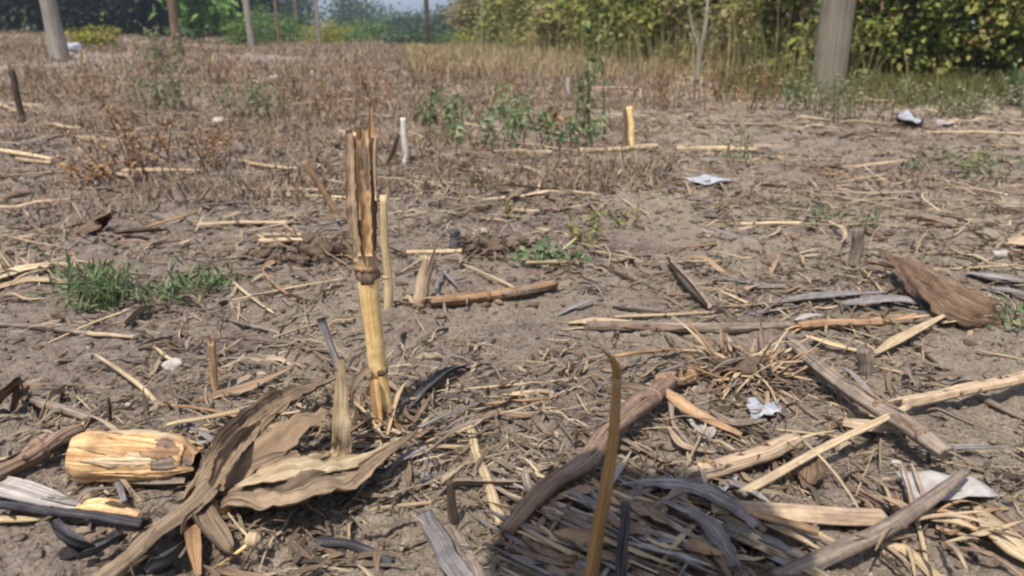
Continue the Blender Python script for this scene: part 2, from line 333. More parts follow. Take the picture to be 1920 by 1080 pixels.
# ================================================================== VEGETATION BUILDERS
def leaf_quads(pos, size, rg, aspect=0.55, droop=0.3, up_bias=0.5):
    """bent diamond leaves: 4 corners + fold, two triangles pairs"""
    n = len(pos); yaw = rg.uniform(0, 2*math.pi, n); pit = rg.normal(-droop, 0.5, n); L_ = size*rg.uniform(0.6, 1.35, n)
    T = np.c_[np.cos(yaw)*np.cos(pit), np.sin(yaw)*np.cos(pit), np.sin(pit)]
    Nn = unit(rg.normal(0, 0.5, (n, 3))+np.array([-.30, -.62, .75])*.9); S = unit(np.cross(T, Nn)); U = np.cross(S, T)
    w = (L_*aspect*0.5)[:, None]; L_ = L_[:, None]
    p0 = pos; p1 = pos+T*L_*0.45+S*w+U*w*0.35; p2 = pos+T*L_-U*L_*0.12; p3 = pos+T*L_*0.45-S*w+U*w*0.35
    V = np.stack([p0, p1, p2, p3], 1).reshape(-1, 3); b = np.arange(n)[:, None]*4
    F = np.concatenate([b+np.array([[0, 1, 2]]), b+np.array([[0, 2, 3]])], 0); return V, F
def tints(n, per, rg, lo=0.0, hi=1.0, shift=None):
    t = rg.uniform(lo, hi, n)
    if shift is not None: t = np.clip(t+shift, 0, 1)
    return np.repeat(np.c_[t, t, t], per, axis=0)
def tree(name, label, cat, base, height, width, nleaf, lsize, mat, bark, group=None, low=0.0, trunk_r=0.06, clumps=26, limbs=6, seed=0, aspect=0.55, lean=0.0, depth_=None, lo=0, hi=1):
    """tapered trunk with limbs + a crown of many small leaves gathered in clumps"""
    rg = np.random.default_rng(seed+901); base = np.asarray(base, float); t = empty(name, base); tag(t, label, cat, group)
    top = base+np.array([lean*height, 0, height*0.8]); gs = [tube([base-np.array([0, 0, .1]), base+(top-base)*0.5+rg.normal(0, 0.05, 3)*width, top], [trunk_r, trunk_r*0.75, trunk_r*0.25], 8, 10, ridge=0.08, seed=seed)]
    cs = []; lim = []; dp = depth_ or width
    for i in range(clumps):
        h = rg.uniform(low, 1); prof = math.sqrt(max(0.05, 1-((h-0.45)/0.62)**2)); a = rg.uniform(0, 6.28); q = math.sqrt(rg.uniform(0.05, 1))
        c = base+np.array([lean*height*h+math.cos(a)*q*width*0.5*prof, math.sin(a)*q*dp*0.5*prof, height*(0.06+0.94*h)]); cs.append((c, rg.uniform(0.6, 1.25)))
    for i in range(limbs):
        c = cs[rg.integers(len(cs))][0]; f = rg.uniform(0.1, 0.6); s = base+(top-base)*f
        lim.append(tube([s, (s+c)/2+np.array([0, 0, 0.08*height]), c], [trunk_r*0.5, trunk_r*0.32, trunk_r*0.1], 6, 7, ridge=0.05, seed=seed+i))
    tr_ = part('trunk', t, gs[0], bark)
    for v_, f_, u_ in lim: add('limb', mesh_data('limb', v_-base, f_, bark, u_), tr_)
    per = nleaf//clumps; P = []; sh = []
    for c, s in cs:
        sg = width*0.5/math.sqrt(clumps)*1.7*s; d = rg.normal(0, 1, (per, 3))*np.array([sg, sg*dp/width, sg*0.8]); P.append(c+d); sh.append(np.full(per, rg.normal(0, 0.16)))
    P = np.vstack(P); sh = np.concatenate(sh); ok = P[:, 2] > base[2]+0.02; P = P[ok]; sh = sh[ok]
    V, F = leaf_quads(P, lsize, rg, aspect); V = V-base
    o = add('crown', mesh_data('crown', V, F, mat, None, tints(len(P), 4, rg, lo, hi, sh), False), t); return t
def weed(name, label, cat, base, height, spread, stems, mat, smat, lsize=0.02, per=14, group=None, seed=0, r=0.0012, aspect=0.45, lo=0, hi=1, droop=0.2):
    """a low plant: several thin stems with leaves along them"""
    rg = np.random.default_rng(seed+333); base = np.asarray(base, float); t = empty(name, base); tag(t, label, cat, group); P = []
    for i in range(stems):
        a = rg.uniform(0, 6.28); q = rg.uniform(0.15, 1); h = height*rg.uniform(0.5, 1.05); b0 = base+np.array([rg.normal(0, spread*0.25), rg.normal(0, spread*0.2), -0.01])
        tip = b0+np.array([math.cos(a)*spread*q*0.5, math.sin(a)*spread*q*0.5, h]); mid = (b0+tip)/2+np.array([0, 0, h*0.15])
        g = tube([b0, mid, tip], [r, r*0.8, r*0.4], 5, 6, seed=i); part('stem', t, g, smat)
        f = rg.uniform(0.12, 1.02, per); sp = smooth_path([b0, mid, tip], 20); k = (f*19).clip(0, 19).astype(int); P.append(sp[k]+rg.normal(0, lsize*0.35, (per, 3)))
    P = np.vstack(P); V, F = leaf_quads(P, lsize, rg, aspect, droop); add('foliage', mesh_data('foliage', V-base, F, mat, None, tints(len(P), 4, rg, lo, hi), False), t)['kind'] = 'stuff'; return t

BARK_P = wood_mat('pale_bark', C(116, 108, 98), C(178, 170, 156), 6, 0.8)
BARK_B = wood_mat('brown_bark', C(92, 74, 58), C(150, 124, 100), 8, 1.0)
BARK_D = wood_mat('dark_bark', C(54, 46, 38), C(96, 82, 68), 8, 1.0)
BARK_T = wood_mat('dry_stem', C(140, 116, 84), C(196, 170, 130), 20, 2.0)
STEM_G = wood_mat('green_stem', C(82, 92, 50), C(126, 128, 76), 40, 5)
STEM_R = wood_mat('dead_stem', C(96, 72, 52), C(150, 116, 84), 40, 5)
LF_HEDGE = leafy_mat('hedge_leaves', [(0.0, C(66, 80, 36)), (0.25, C(112, 128, 56)), (0.6, C(160, 166, 84)), (0.88, C(194, 184, 110)), (1.0, C(170, 138, 98))], .42)
LF_OLIVE = leafy_mat('olive_leaves', [(0.0, C(92, 100, 52)), (0.4, C(142, 144, 80)), (0.7, C(178, 168, 110)), (1.0, C(180, 150, 114))], .42)
LF_DARK = leafy_mat('forest_leaves', [(0.0, C(14, 22, 14)), (0.5, C(30, 44, 26)), (1.0, C(56, 74, 38))], 0.2)
LF_GREEN = leafy_mat('green_leaves', [(0.0, C(46, 73, 34)), (0.5, C(87, 119, 52)), (1.0, C(142, 165, 82))])
LF_BLUE = leafy_mat('far_leaves', [(0.0, C(34, 54, 34)), (0.5, C(56, 82, 48)), (1.0, C(88, 110, 66))])
LF_LIME = leafy_mat('pale_green_leaves', [(0.0, C(80, 116, 54)), (0.5, C(126, 160, 84)), (1.0, C(170, 196, 126))], 0.4)
LF_YEL = leafy_mat('yellow_green_leaves', [(0.0, C(96, 100, 30)), (0.5, C(150, 150, 48)), (1.0, C(196, 186, 84))], 0.4)
LF_WEED = leafy_mat('weed_leaves', [(0.0, C(78, 96, 62)), (0.5, C(116, 138, 92)), (0.9, C(158, 168, 126)), (1.0, C(170, 150, 112))], .35)
LF_GREY = leafy_mat('grey_green_leaves', [(0.0, C(92, 100, 70)), (0.5, C(130, 134, 98)), (1.0, C(168, 158, 120))], .35)
LF_DEAD = leafy_mat('dead_leaves', [(0.0, C(99, 71, 47)), (0.5, C(146, 110, 75)), (1.0, C(192, 155, 112))], 0.2)

# ================================================================== BACKGROUND
def at_d(px, d, py=60):
    r = ray(px, py); p = CAM+r*(d/r[1]); p[2] = float(Hs(p[0], p[1])); return p
sd = 0
# dark woods on the left
for i, (px, d, h, wd) in enumerate([(-90, 40, 7, 5.5), (20, 36, 7, 5), (75, 47, 8, 6), (150, 41, 6.5, 5), (215, 37, 7, 4.5), (275, 44, 7.5, 5.5), (330, 40, 6, 4.5), (405, 46, 7, 5), (455, 54, 7, 5)]):
    where = ['at the far left edge', 'behind the dark leaning stake', 'behind the thick pale pole', 'behind the yellow bush', 'right of the yellow bush', 'left of the brown trunk', 'behind the brown trunk', 'behind the pale green plant', 'just left of the slim pole'][i]
    tree('forest_tree', 'dark dense forest tree '+where, 'tree', at_d(px, d), h, wd, 5200, 0.34, LF_DARK, BARK_D, 'dark trees edging the left field', 0, 0.14, 44, 8, 10+i)
for i, (px, d, h, wd) in enumerate([(-60, 66, 9, 11), (90, 66, 9, 11), (240, 68, 9, 11), (390, 70, 9, 11)]):
    tree('forest_tree', ['tall dark tree deep in the woods at the left edge', 'tall dark tree deep in the woods past the pale pole', 'tall dark tree deep in the woods left of the brown trunk', 'tall dark tree deep in the woods past the pale green plant'][i], 'tree', at_d(px, d), h, wd, 4200, 0.8, LF_DARK, BARK_D, 'dark trees edging the left field', 0, 0.2, 40, 6, 30+i)
tree('leafy_plant', 'bright pale green broad leaved plant before the dark woods', 'plant', at_d(372, 27), 2.3, 1.3, 520, 0.34, LF_LIME, STEM_G, None, 0.25, 0.035, 18, 8, 50)
tree('leafy_plant', 'smaller pale green plant right beside the broad leaved one', 'plant', at_d(428, 29), 1.5, 0.9, 300, 0.28, LF_LIME, STEM_G, None, 0.4, 0.03, 10, 6, 51)
tree('yellow_bush', 'low yellow green bush behind the thick pale pole', 'bush', at_d(158, 19), 0.42, 0.58, 560, 0.09, LF_YEL, STEM_G, None, 0.1, 0.02, 14, 5, 52)
tree('yellow_bush', 'small yellow green bush between pale pole and brown trunk', 'bush', at_d(196, 19.5), 0.42, 0.4, 300, 0.09, LF_YEL, STEM_G, None, 0.1, 0.02, 8, 4, 53)
for i, (px, d, h, wd, mt, lb) in enumerate([(490, 44, 2.2, 2.2, LF_GREEN, 'green bush right of the slim pole'), (530, 47, 1.7, 2.4, LF_GREEN, 'low green bush between the slim pole and the thin white pole'),
        (550, 60, 2.5, 2.6, LF_BLUE, 'far dark green tree behind the thin white pole'), (610, 52, 1.3, 2.6, LF_YEL, 'low yellow green bush at the foot of the thin white pole'), (650, 60, 1.6, 3.0, LF_GREEN, 'low green bush beneath the round dark tree'),
        (455, 38, 1.6, 1.5, LF_GREEN, 'green bush at the left foot of the slim pole'), (700, 70, 1.8, 3.4, LF_GREEN, 'green bush under the right side of the round dark tree'), (752, 58, .6, 2.4, LF_BLUE, 'low bluish bush in the gap left of the far pole'), (800, 56, .8, 2.6, LF_BLUE, 'low bluish bush at the foot of the far pole'), (850, 52, .9, 2.4, LF_GREEN, 'low green bush right of the far pole'), (885, 48, .9, 2.0, LF_YEL, 'low yellow green bush where the right scrub begins')]):
    tree('green_bush', lb, 'bush', at_d(px, d*.70), h*.46, wd*.78, 1500, 0.10*d/45, mt, BARK_D, 'bushes at the end of the field', 0, 0.05, 24, 5, 60+i)
for i, (px, d, h, wd, lb) in enumerate([(672, 105, 3.9, 8.0, 'round dark green tree at the end of the field'), (560, 90, 3.9, 5, 'far green tree between the thin poles'), (775, 95, 1.9, 5, 'far bluish tree left of the far pole'), (846, 85, 2.2, 5, 'far bluish tree right of the far pole'), (735, 130, 1.7, 7, 'smallest far tree in the gap of the valley'), (905, 60, 3.2, 4, 'far bluish tree where the right scrub begins')]):
    tree('far_tree', lb, 'tree', at_d(px, d), h, wd, 2600, 0.2*d/45, LF_BLUE, BARK_D, 'far trees closing the valley', 0, 0.1, 30, 6, 80+i)
# scrub on the right, nearer and nearer
scrub = [(905, 44, 2.6, 2.6, LF_OLIVE, 'olive scrub bush at the far left end of the right hand scrub'), (955, 33, 2.2, 2.0, LF_HEDGE, 'second olive scrub bush from the valley end'), (1005, 27, 2.4, 1.9, LF_HEDGE, 'third scrub bush from the valley end, darker green'),
    (1055, 22, 2.1, 1.6, LF_OLIVE, 'dry olive scrub bush behind the tall green weed'), (1110, 19, 2.2, 1.5, LF_HEDGE, 'green scrub bush right of the tall green weed'), (1165, 17, 2.0, 1.4, LF_HEDGE, 'dry olive scrub bush above the pair of stubs'),
    (1215, 15.5, 2.0, 1.3, LF_HEDGE, 'leafy green scrub bush left of the pale dead sapling'), (1265, 14, 1.9, 1.2, LF_HEDGE, 'leafy yellow green scrub bush touching the pale dead sapling'), (1335, 13.2, 1.9, 1.2, LF_OLIVE, 'dry brown scrub bush right of the pale dead sapling'),
    (1395, 12.4, 1.9, 1.15, LF_OLIVE, 'dry olive scrub bush midway between dead sapling and thick pole'), (1450, 11.4, 1.8, 1.1, LF_OLIVE, 'dry scrub bush behind the reddish trunk'), (1505, 10.4, 1.9, 1.0, LF_HEDGE, 'scrub bush against the left side of the thick grey pole')]
for i, (px, d, h, wd, mt, lb) in enumerate(scrub):
    tree('scrub_bush', lb, 'bush', at_d(px, d*.88), h, wd, 3000, 0.05+0.0042*d, mt, BARK_B, 'scrub along the right edge of the field', 0, 0.025, 40, 9, 100+i, 0.5)
for i, (px, d, h, wd) in enumerate([(985, 46, 4, 6), (1090, 34, 4, 5), (1190, 28, 4, 4.2), (1290, 24, 3.6, 3.8), (1400, 21, 3.6, 3.6), (1510, 18, 3.4, 3.4)]):
    tree('scrub_tree', ['tree rising behind the scrub nearest the valley', 'tree behind the scrub by the tall green weed', 'tree behind the scrub above the pair of stubs', 'tree behind the pale dead sapling', 'tree behind the reddish trunk', 'tree behind the thick grey pole'][i], 'tree', at_d(px, d), h, wd, 2600, 0.2*d/30, [LF_HEDGE, LF_OLIVE][i % 2], BARK_B, 'trees behind the right scrub', 0, 0.06, 36, 7, 130+i)
for i, (px, d, h, wd) in enumerate([(1615, 8.5, 2.0, 0.9), (1680, 8.3, 2.1, 1.0), (1755, 8.2, 2.2, 1.05), (1835, 8.0, 2.1, 1.05), (1910, 7.8, 2.2, 1.0), (1985, 7.7, 2.2, 1.1)]):
    tree('vine_bush', ['just right of the thick grey pole', 'second from the thick grey pole', 'third from the thick grey pole', 'fourth from the thick grey pole', 'at the right edge of the picture', 'cut by the right edge of the picture'][i].join(['dense vine covered green bush ', '']), 'bush', at_d(px, d), h, wd, 5200, 0.072, LF_HEDGE, BARK_B, 'vine covered hedge on the right', 0, 0.025, 60, 10, 150+i, 0.7)
for i, (px, d) in enumerate([(1600, 11), (1720, 10.6), (1850, 10.2), (1990, 10)]):
    tree('hedge_tree', ['deep green tree behind the hedge beside the thick pole', 'deep green tree behind the middle of the vine hedge', 'deep green tree behind the right part of the vine hedge', 'deep green tree behind the hedge, cut by the right edge'][i], 'tree', at_d(px, d), 3.2, 1.9, 2600, 0.13, LF_GREEN, BARK_D, 'trees behind the vine hedge', 0, 0.05, 44, 7, 170+i)

# poles and bare trunks
def pole(name, label, cat, base_px, wpx, height, mat, taper=0.8, lean=(0, 0), group=None, k=20, foot=0, at=None):
    b = G(*base_px) if at is None else at; r = px2m(wpx, b)/2; top = b+np.array([lean[0], lean[1], height])
    P = [b-np.array([0, 0, .4]), b+(top-b)*0.02, b+(top-b)*0.1, b+(top-b)*0.5, top]
    t = empty(name, b); tag(t, label, cat, group)
    part('shaft', t, tube(P, [r*(1+foot*2), r*(1+foot), r, r*(1+taper)/2, r*taper], k, 40, ridge=0.03, wob=r*0.06, cap=True), mat)
    return t, b, r
M_POLE = wood_mat('weathered_pole', C(102, 94, 80), C(166, 156, 136), 14, 0.4, bump=0.5)
pole('utility_pole', 'thick weathered grey pole standing before the right hedge', 'pole', (1554, 172), 59, 8.5, M_POLE, 0.72, (-0.10, 0))
pole('utility_pole', 'thick pale pole at the upper left with a sunlit side', 'pole', (112, 112), 27, 9, BARK_P, 0.7, (-0.15, 0), foot=0.25)
pole('tree_trunk', 'bare brown trunk standing left of the pale green plant', 'trunk', (335, 108), 15, 8, BARK_B, 0.6, (0.1, 0), foot=0.3)
pole('utility_pole', 'slim pale pole right of the pale green plant', 'pole', (469, 88), 12, 9, BARK_P, 0.7, (-0.2, 0), at=at_d(469, 24))
pole('utility_pole', 'thin white pole among the low yellow green bushes', 'pole', (596, 86), 8, 9, BARK_P, 0.75, (0, 0), at=at_d(596, 31))
pole('utility_pole', 'thin grey pole left of the thin white pole', 'pole', (520, 60), 6, 9, BARK_B, 0.8, at=at_d(521, 29))
pole('utility_pole', 'far reddish pole against the sky gap', 'pole', (558, 60), 5, 9, BARK_B, 0.8, at=at_d(558, 38))
pole('utility_pole', 'far dark pole rising from the bluish trees in the centre', 'pole', (801, 75), 9, 9, BARK_D, 0.75, at=at_d(801, 36))
pole('utility_pole', 'thin pale pole where the right hand scrub begins', 'pole', (904, 60), 6, 6, BARK_P, 0.8, at=at_d(904, 30))
b = G(1306, 158)
t = empty('dead_sapling', b); tag(t, 'pale leafless sapling leaning in front of the right scrub', 'sapling')
part('trunk', t, tube([b, V_at(1312, 100, b[1]), V_at(1324, 40, b[1]), V_at(1330, -60, b[1]+.2)], [.028, .022, .017, .006], 8, 16, ridge=.06), BARK_P)
part('branch', t, tube([V_at(1313, 95, b[1]), V_at(1295, 40, b[1]+.1), V_at(1290, -30, b[1]+.1)], [.012, .008, .004], 6, 8), BARK_P)
part('branch', t, tube([V_at(1305, 150, b[1]), V_at(1318, 120, b[1]), V_at(1345, 70, b[1]-.1)], [.012, .008, .004], 6, 8), BARK_P)
pole('tree_trunk', 'slender reddish brown trunk in the scrub left of the thick pole', 'trunk', (1482, 140), 16, 5, BARK_B, 0.6, (0.4, 0.3), at=at_d(1482, 11))

# ================================================================== GROUND COVER (uncountable)
def blades(N_, pos, hgt, wdt, lean, rg):
    yaw = rg.uniform(0, 6.283, N_); la = rg.uniform(0, 6.283, N_); D = np.c_[np.cos(la), np.sin(la), np.zeros(N_)]; S = np.c_[np.cos(yaw), np.sin(yaw), np.zeros(N_)]*wdt[:, None]*0.5
    up = np.array([0, 0, 1.0]); h = hgt[:, None]; le = lean[:, None]
    m = pos+up*h*0.55+D*h*le*0.35; t = pos+up*h*(1-0.35*le)+D*h*le
    V = np.stack([pos-S, pos+S, m+S*0.7, m-S*0.7, t-S*.25, t+S*.25], 1).reshape(-1, 3); b = np.arange(N_)[:, None]*6
    return V, np.concatenate([b+np.array([[0, 1, 2, 3]]), b+np.array([[3, 2, 5, 4]])], 0)
def wedge(n, r0, r1, a0, a1, rg, power=1.0):
    """points spread over a sector of ground; power 2 = even by area, 0 = even by log distance"""
    a = np.radians(rg.uniform(a0, a1, n))
    if power == 0: r = r0*(r1/r0)**rg.uniform(0, 1, n)
    else: r = (r0**power+(r1**power-r0**power)*rg.uniform(0, 1, n))**(1/power)
    return np.c_[r*np.sin(a), r*np.cos(a)]
def on_ground(xy, fine=True): return np.c_[xy, (H if fine else Hs)(xy[:, 0], xy[:, 1])]
M_DRY = fibre_mat('dry_weeds', C(122, 105, 89), C(180, 159, 133), C(96, 80, 68), us=300, vs_=6, tint=True, stain_amt=0.3, bump=0.1, trans=0.15)
M_DRYG = fibre_mat('dry_grass', C(152, 136, 98), C(204, 186, 142), C(116, 106, 72), us=300, vs_=6, tint=True, stain_amt=0.3, bump=0.1, trans=0.15)
def stuff_blades(name, label, cat, xy, hmin, hmax, wmin, wmax, mat, seed, lean=(0.1, 0.9), tlo=(0.6, 0.55, 0.5), thi=(1.3, 1.25, 1.2)):
    rg = np.random.default_rng(seed); n = len(xy); P = on_ground(xy, False); P[:, 2] -= 0.01
    rs = np.clip(np.hypot(xy[:, 0], xy[:, 1])/8, .6, 5); V, F = blades(n, P, rg.uniform(hmin, hmax, n)*rg.uniform(0.5, 1, n)*np.clip(rs, .6, 1.1), rg.uniform(wmin, wmax, n)*rs, rg.uniform(*lean, n), rg)
    t = np.array(tlo)+(np.array(thi)-np.array(tlo))*rg.uniform(0, 1, (n, 1))*rg.uniform(0.85, 1, (n, 3))
    UV = np.tile(np.array([[0, 0], [.01, 0], [.01, .1], [0, .1], [0, .2], [.01, .2]]), (n, 1))+np.repeat(rg.uniform(0, 5, (n, 2)), 6, axis=0)
    o = add(name, mesh_data(name, V, F, mat, UV, np.repeat(t, 6, axis=0), False)); return tag(o, label, cat, None, 'stuff')
rg = np.random.default_rng(5)
def mask_xy(xy, scale, thr, seed): return xy[vnoise(xy[:, 0]/scale, xy[:, 1]/scale, seed) > thr]
def patchy(n, r0, r1, a0, a1, pw, lo, hi, seed):
    xy = wedge(n, r0, r1, a0, a1, rg, pw); r = np.hypot(xy[:, 0], xy[:, 1]); v = 0.5+0.6*fbm(xy[:, 0]/0.8, xy[:, 1]/0.8, 3, seed)+0.6*fbm(xy[:, 0]/3.5, xy[:, 1]/2.5, 2, seed+60)
    return xy[v > lo+(hi-lo)*sst(r0, r0*2.6, r)+rg.normal(0, .05, len(xy))]
stuff_blades('dry_weeds', 'brown dry weeds covering the far field', 'weeds', patchy(110000, 2.4, 75, -41, 12, 0.35, .64, .35, 3), 0.04, 0.19, 0.004, 0.016, M_DRY, 1, (0.2, 1.7))
stuff_blades('far_weeds', 'taller dry weeds at the far end of the field', 'weeds', patchy(7000, 14, 40, -41, 8, 1.2, .52, .52, 17), 0.08, 0.32, 0.004, 0.010, M_DRY, 9, (0.1, 0.9), (.6, .6, .5), (1.2, 1.2, 1.0))
stuff_blades('dry_grass', 'tall straw coloured dry grass before the right scrub', 'grass', patchy(22000, 4.8, 34, -8, 22, 0.8, .64, .44, 4), 0.07, 0.36, 0.005, 0.014, M_DRYG, 2, (0.05, 0.8))
stuff_blades('tall_dry_grass', 'tall pale dry stems standing along the right scrub', 'grass', np.array([[p_[0]+rg.normal(0, .5), p_[1]+rg.normal(0, .8)] for p_ in (at_d(x_, np.interp(x_, [900, 1200, 1530], [28, 12.5, 7.6])) for x_ in rg.uniform(880, 1530, 1300))]), 0.35, 1.15, 0.004, 0.010, M_DRYG, 8, (0.05, 0.45), (.5, .56, .40), (1.05, 1.08, .9))
xy = mask_xy(wedge(16000, 1.7, 7, -40, 32, rg, 1.0), 0.45, 0.58, 6)
stuff_blades('dry_sprouts', 'thin brown dead sprouts scattered in the middle of the field', 'weeds', xy, 0.03, 0.12, 0.003, 0.008, M_DRY, 3)
xy = mask_xy(wedge(7000, 6, 9.5, 15, 33, rg, 1.5), 0.5, 0.45, 8)
stuff_blades('green_grass', 'thin green grass at the foot of the right hedge', 'grass', xy, 0.06, 0.25, 0.006, 0.014, fibre_mat('green_grass', C(84, 94, 50), C(134, 134, 80), C(110, 96, 60), us=300, vs_=6, tint=True, bump=0.1, trans=0.2), 4)

def strips(xy, yaw, pitch, Ln, Wd, curl, lift, rg, nseg=3):
    """many small curved flat strips lying on the soil"""
    n = len(xy); P = on_ground(xy); P[:, 2] += lift; T = np.c_[np.cos(yaw)*np.cos(pitch), np.sin(yaw)*np.cos(pitch), np.sin(pitch)]
    S = np.c_[-np.sin(yaw), np.cos(yaw), np.zeros(n)]; roll = rg.normal(0, 0.45, n); U = np.cross(T, S); S2 = S*np.cos(roll)[:, None]+U*np.sin(roll)[:, None]
    V = np.zeros((n, nseg+1, 2, 3)); s = np.linspace(-0.5, 0.5, nseg+1); side = rg.normal(0, 0.3, n); UV = np.zeros((n, nseg+1, 2, 2))
    for i, t in enumerate(s):
        c = P+T*(Ln*t)[:, None]+np.array([0, 0, 1])*(curl*Ln*(0.25-t*t)*rg.choice([1, 1, -0.4], n))[:, None]+S*(side*Ln*t*t)[:, None]
        wv = (Wd*(1-0.72*abs(t*2)**2.5)*rg.uniform(0.7, 1.1, n))[:, None]
        V[:, i, 0] = c-S2*wv*0.5; V[:, i, 1] = c+S2*wv*0.5; UV[:, i, 0] = np.c_[np.zeros(n), Ln*t]; UV[:, i, 1] = np.c_[Wd, Ln*t]
    UV += rg.uniform(0, 9, (n, 1, 1, 2)); b = np.arange(n)[:, None]*(nseg+1)*2
    F = np.concatenate([b+np.array([[2*i, 2*i+1, 2*i+3, 2*i+2]]) for i in range(nseg)], 0); return V.reshape(-1, 3), F, UV.reshape(-1, 2), (nseg+1)*2
def litter(name, label, n, r0, r1, power, L0, L1, W0, W1, seed, mat, tlo, thi, curl=0.25, lift=0.003, pit=0.15, nseg=3, grey=0.25, thr=0.5):
    rg = np.random.default_rng(seed); xy = wedge(n, r0, r1, -42, 42, rg, power)
    pv_ = 0.5+fbm(xy[:, 0]/.45, xy[:, 1]/.45, 3, 91)+0.5*fbm(xy[:, 0]/.12, xy[:, 1]/.12, 2, 92); xy = xy[pv_ > thr+rg.normal(0, .07, len(xy))]
    n = len(xy); sc_ = np.clip(np.hypot(xy[:, 0], xy[:, 1]), 1, 10)**.5; Ln = np.exp(rg.uniform(math.log(L0), math.log(L1), n))*sc_; Wd = rg.uniform(W0, W1, n)*sc_
    V, F, UV, per = strips(xy, rg.uniform(0, 6.283, n), rg.normal(0, pit, n), Ln, Wd, rg.uniform(0, curl, n), lift+np.abs(rg.normal(0, lift, n)), rg, nseg)
    k = rg.uniform(0, 1, (n, 1)); t = np.array(tlo)*(1-k)+np.array(thi)*k; gm = (rg.uniform(0, 1, n) < grey)[:, None]; t = np.where(gm, t.mean(1, keepdims=True)*np.array([0.66, 0.66, 0.68]), t)
    o = add(name, mesh_data(name, V, F, mat, UV, np.repeat(t, per, axis=0), True)); return tag(o, label, 'litter', None, 'stuff')
litter('straw_litter', 'fine straw splinters strewn all over the bare soil', 21000, 0.5, 9, 0.5, 0.008, 0.06, 0.0006, 0.0020, 11, M_LIT, (0.50, 0.46, 0.42), (1.1, 1.06, 1.02), 0.3, 0.002, thr=.42)
litter('long_straw_litter', 'long thin fibres of straw strewn over the soil', 8000, 0.5, 10, 0.55, 0.03, 0.16, 0.0010, 0.0032, 15, M_LIT, (0.50, 0.45, 0.41), (1.15, 1.10, 1.04), 0.25, 0.004, 0.10, 6, 0.4)
litter('leaf_litter', 'small torn maize leaf shreds strewn over the soil', 9000, 0.5, 12, 0.35, 0.015, 0.08, 0.002, 0.008, 12, M_LIT, (0.44, 0.40, 0.37), (0.98, 0.94, 0.92), 0.35, 0.004, 0.2, 5, 0.45, 0.42)
litter('dark_litter', 'dark rotten plant shreds strewn over the soil', 11500, 0.6, 12, 0.3, 0.01, 0.07, 0.0015, 0.008, 13, M_LIT, (0.14, 0.12, 0.12), (0.42, 0.36, 0.33), 0.35, 0.004, 0.2, 4, 0.3, 0.43)
litter('stalk_litter', 'long pale straws lying across the middle and far field', 1500, 1.9, 14, 0.8, 0.07, 0.28, 0.0035, 0.009, 14, M_LIT, (0.6, 0.55, 0.5), (1.2, 1.13, 1.05), 0.12, 0.012, 0.06, 5, 0.3)
def clods(name, label, n, r0, r1, power, s0, s1, seed, mat):
    rg = np.random.default_rng(seed); xy = wedge(n, r0, r1, -42, 42, rg, power); P = on_ground(xy); S = np.exp(rg.uniform(math.log(s0), math.log(s1), n))*np.clip(np.hypot(xy[:, 0], xy[:, 1]), 1, 10)**.6; vs_ = []; fs = []
    for v in range(10):
        V, F, _ = lump((0, 0, 0), (1.2, .9, 0.6), seed*20+v, 0.7, 1); vs_.append(V); fs.append(np.array(F))
    AV = []; AF = []; c = 0
    for v in range(10):
        k = np.arange(v, n, 10); a = rg.uniform(0, 6.28, len(k)); cs, sn = np.cos(a)[:, None], np.sin(a)[:, None]; B = vs_[v]
        X = B[None, :, 0]*cs-B[None, :, 1]*sn; Y = B[None, :, 0]*sn+B[None, :, 1]*cs; Z = np.repeat(B[None, :, 2], len(k), 0)
        W = np.stack([X, Y, Z], -1)*S[k][:, None, None]+P[k][:, None, :]; AV.append(W.reshape(-1, 3)); m = len(B)
        AF.append((fs[v][None]+(np.arange(len(k))*m)[:, None, None]).reshape(-1, 3)+c); c += len(k)*m
    o = add(name, mesh_data(name, np.vstack(AV), np.vstack(AF), mat, None, None, False)); return tag(o, label, 'soil', None, 'stuff')
clods('soil_crumbs', 'small crumbs of dry earth all over the ground', 26000, 0.5, 9, 0.45, 0.0016, 0.0080, 3, M_SOIL)
clods('dark_crumbs', 'dark crumbs of burnt earth and char on the ground', 3600, 1.3, 11, 0.3, 0.002, 0.009, 4, M_CLDK)
clods('pale_crumbs', 'tiny pale chips scattered over the ground', 500, 0.5, 5, 1.1, 0.0010, 0.0032, 5, M_STN)

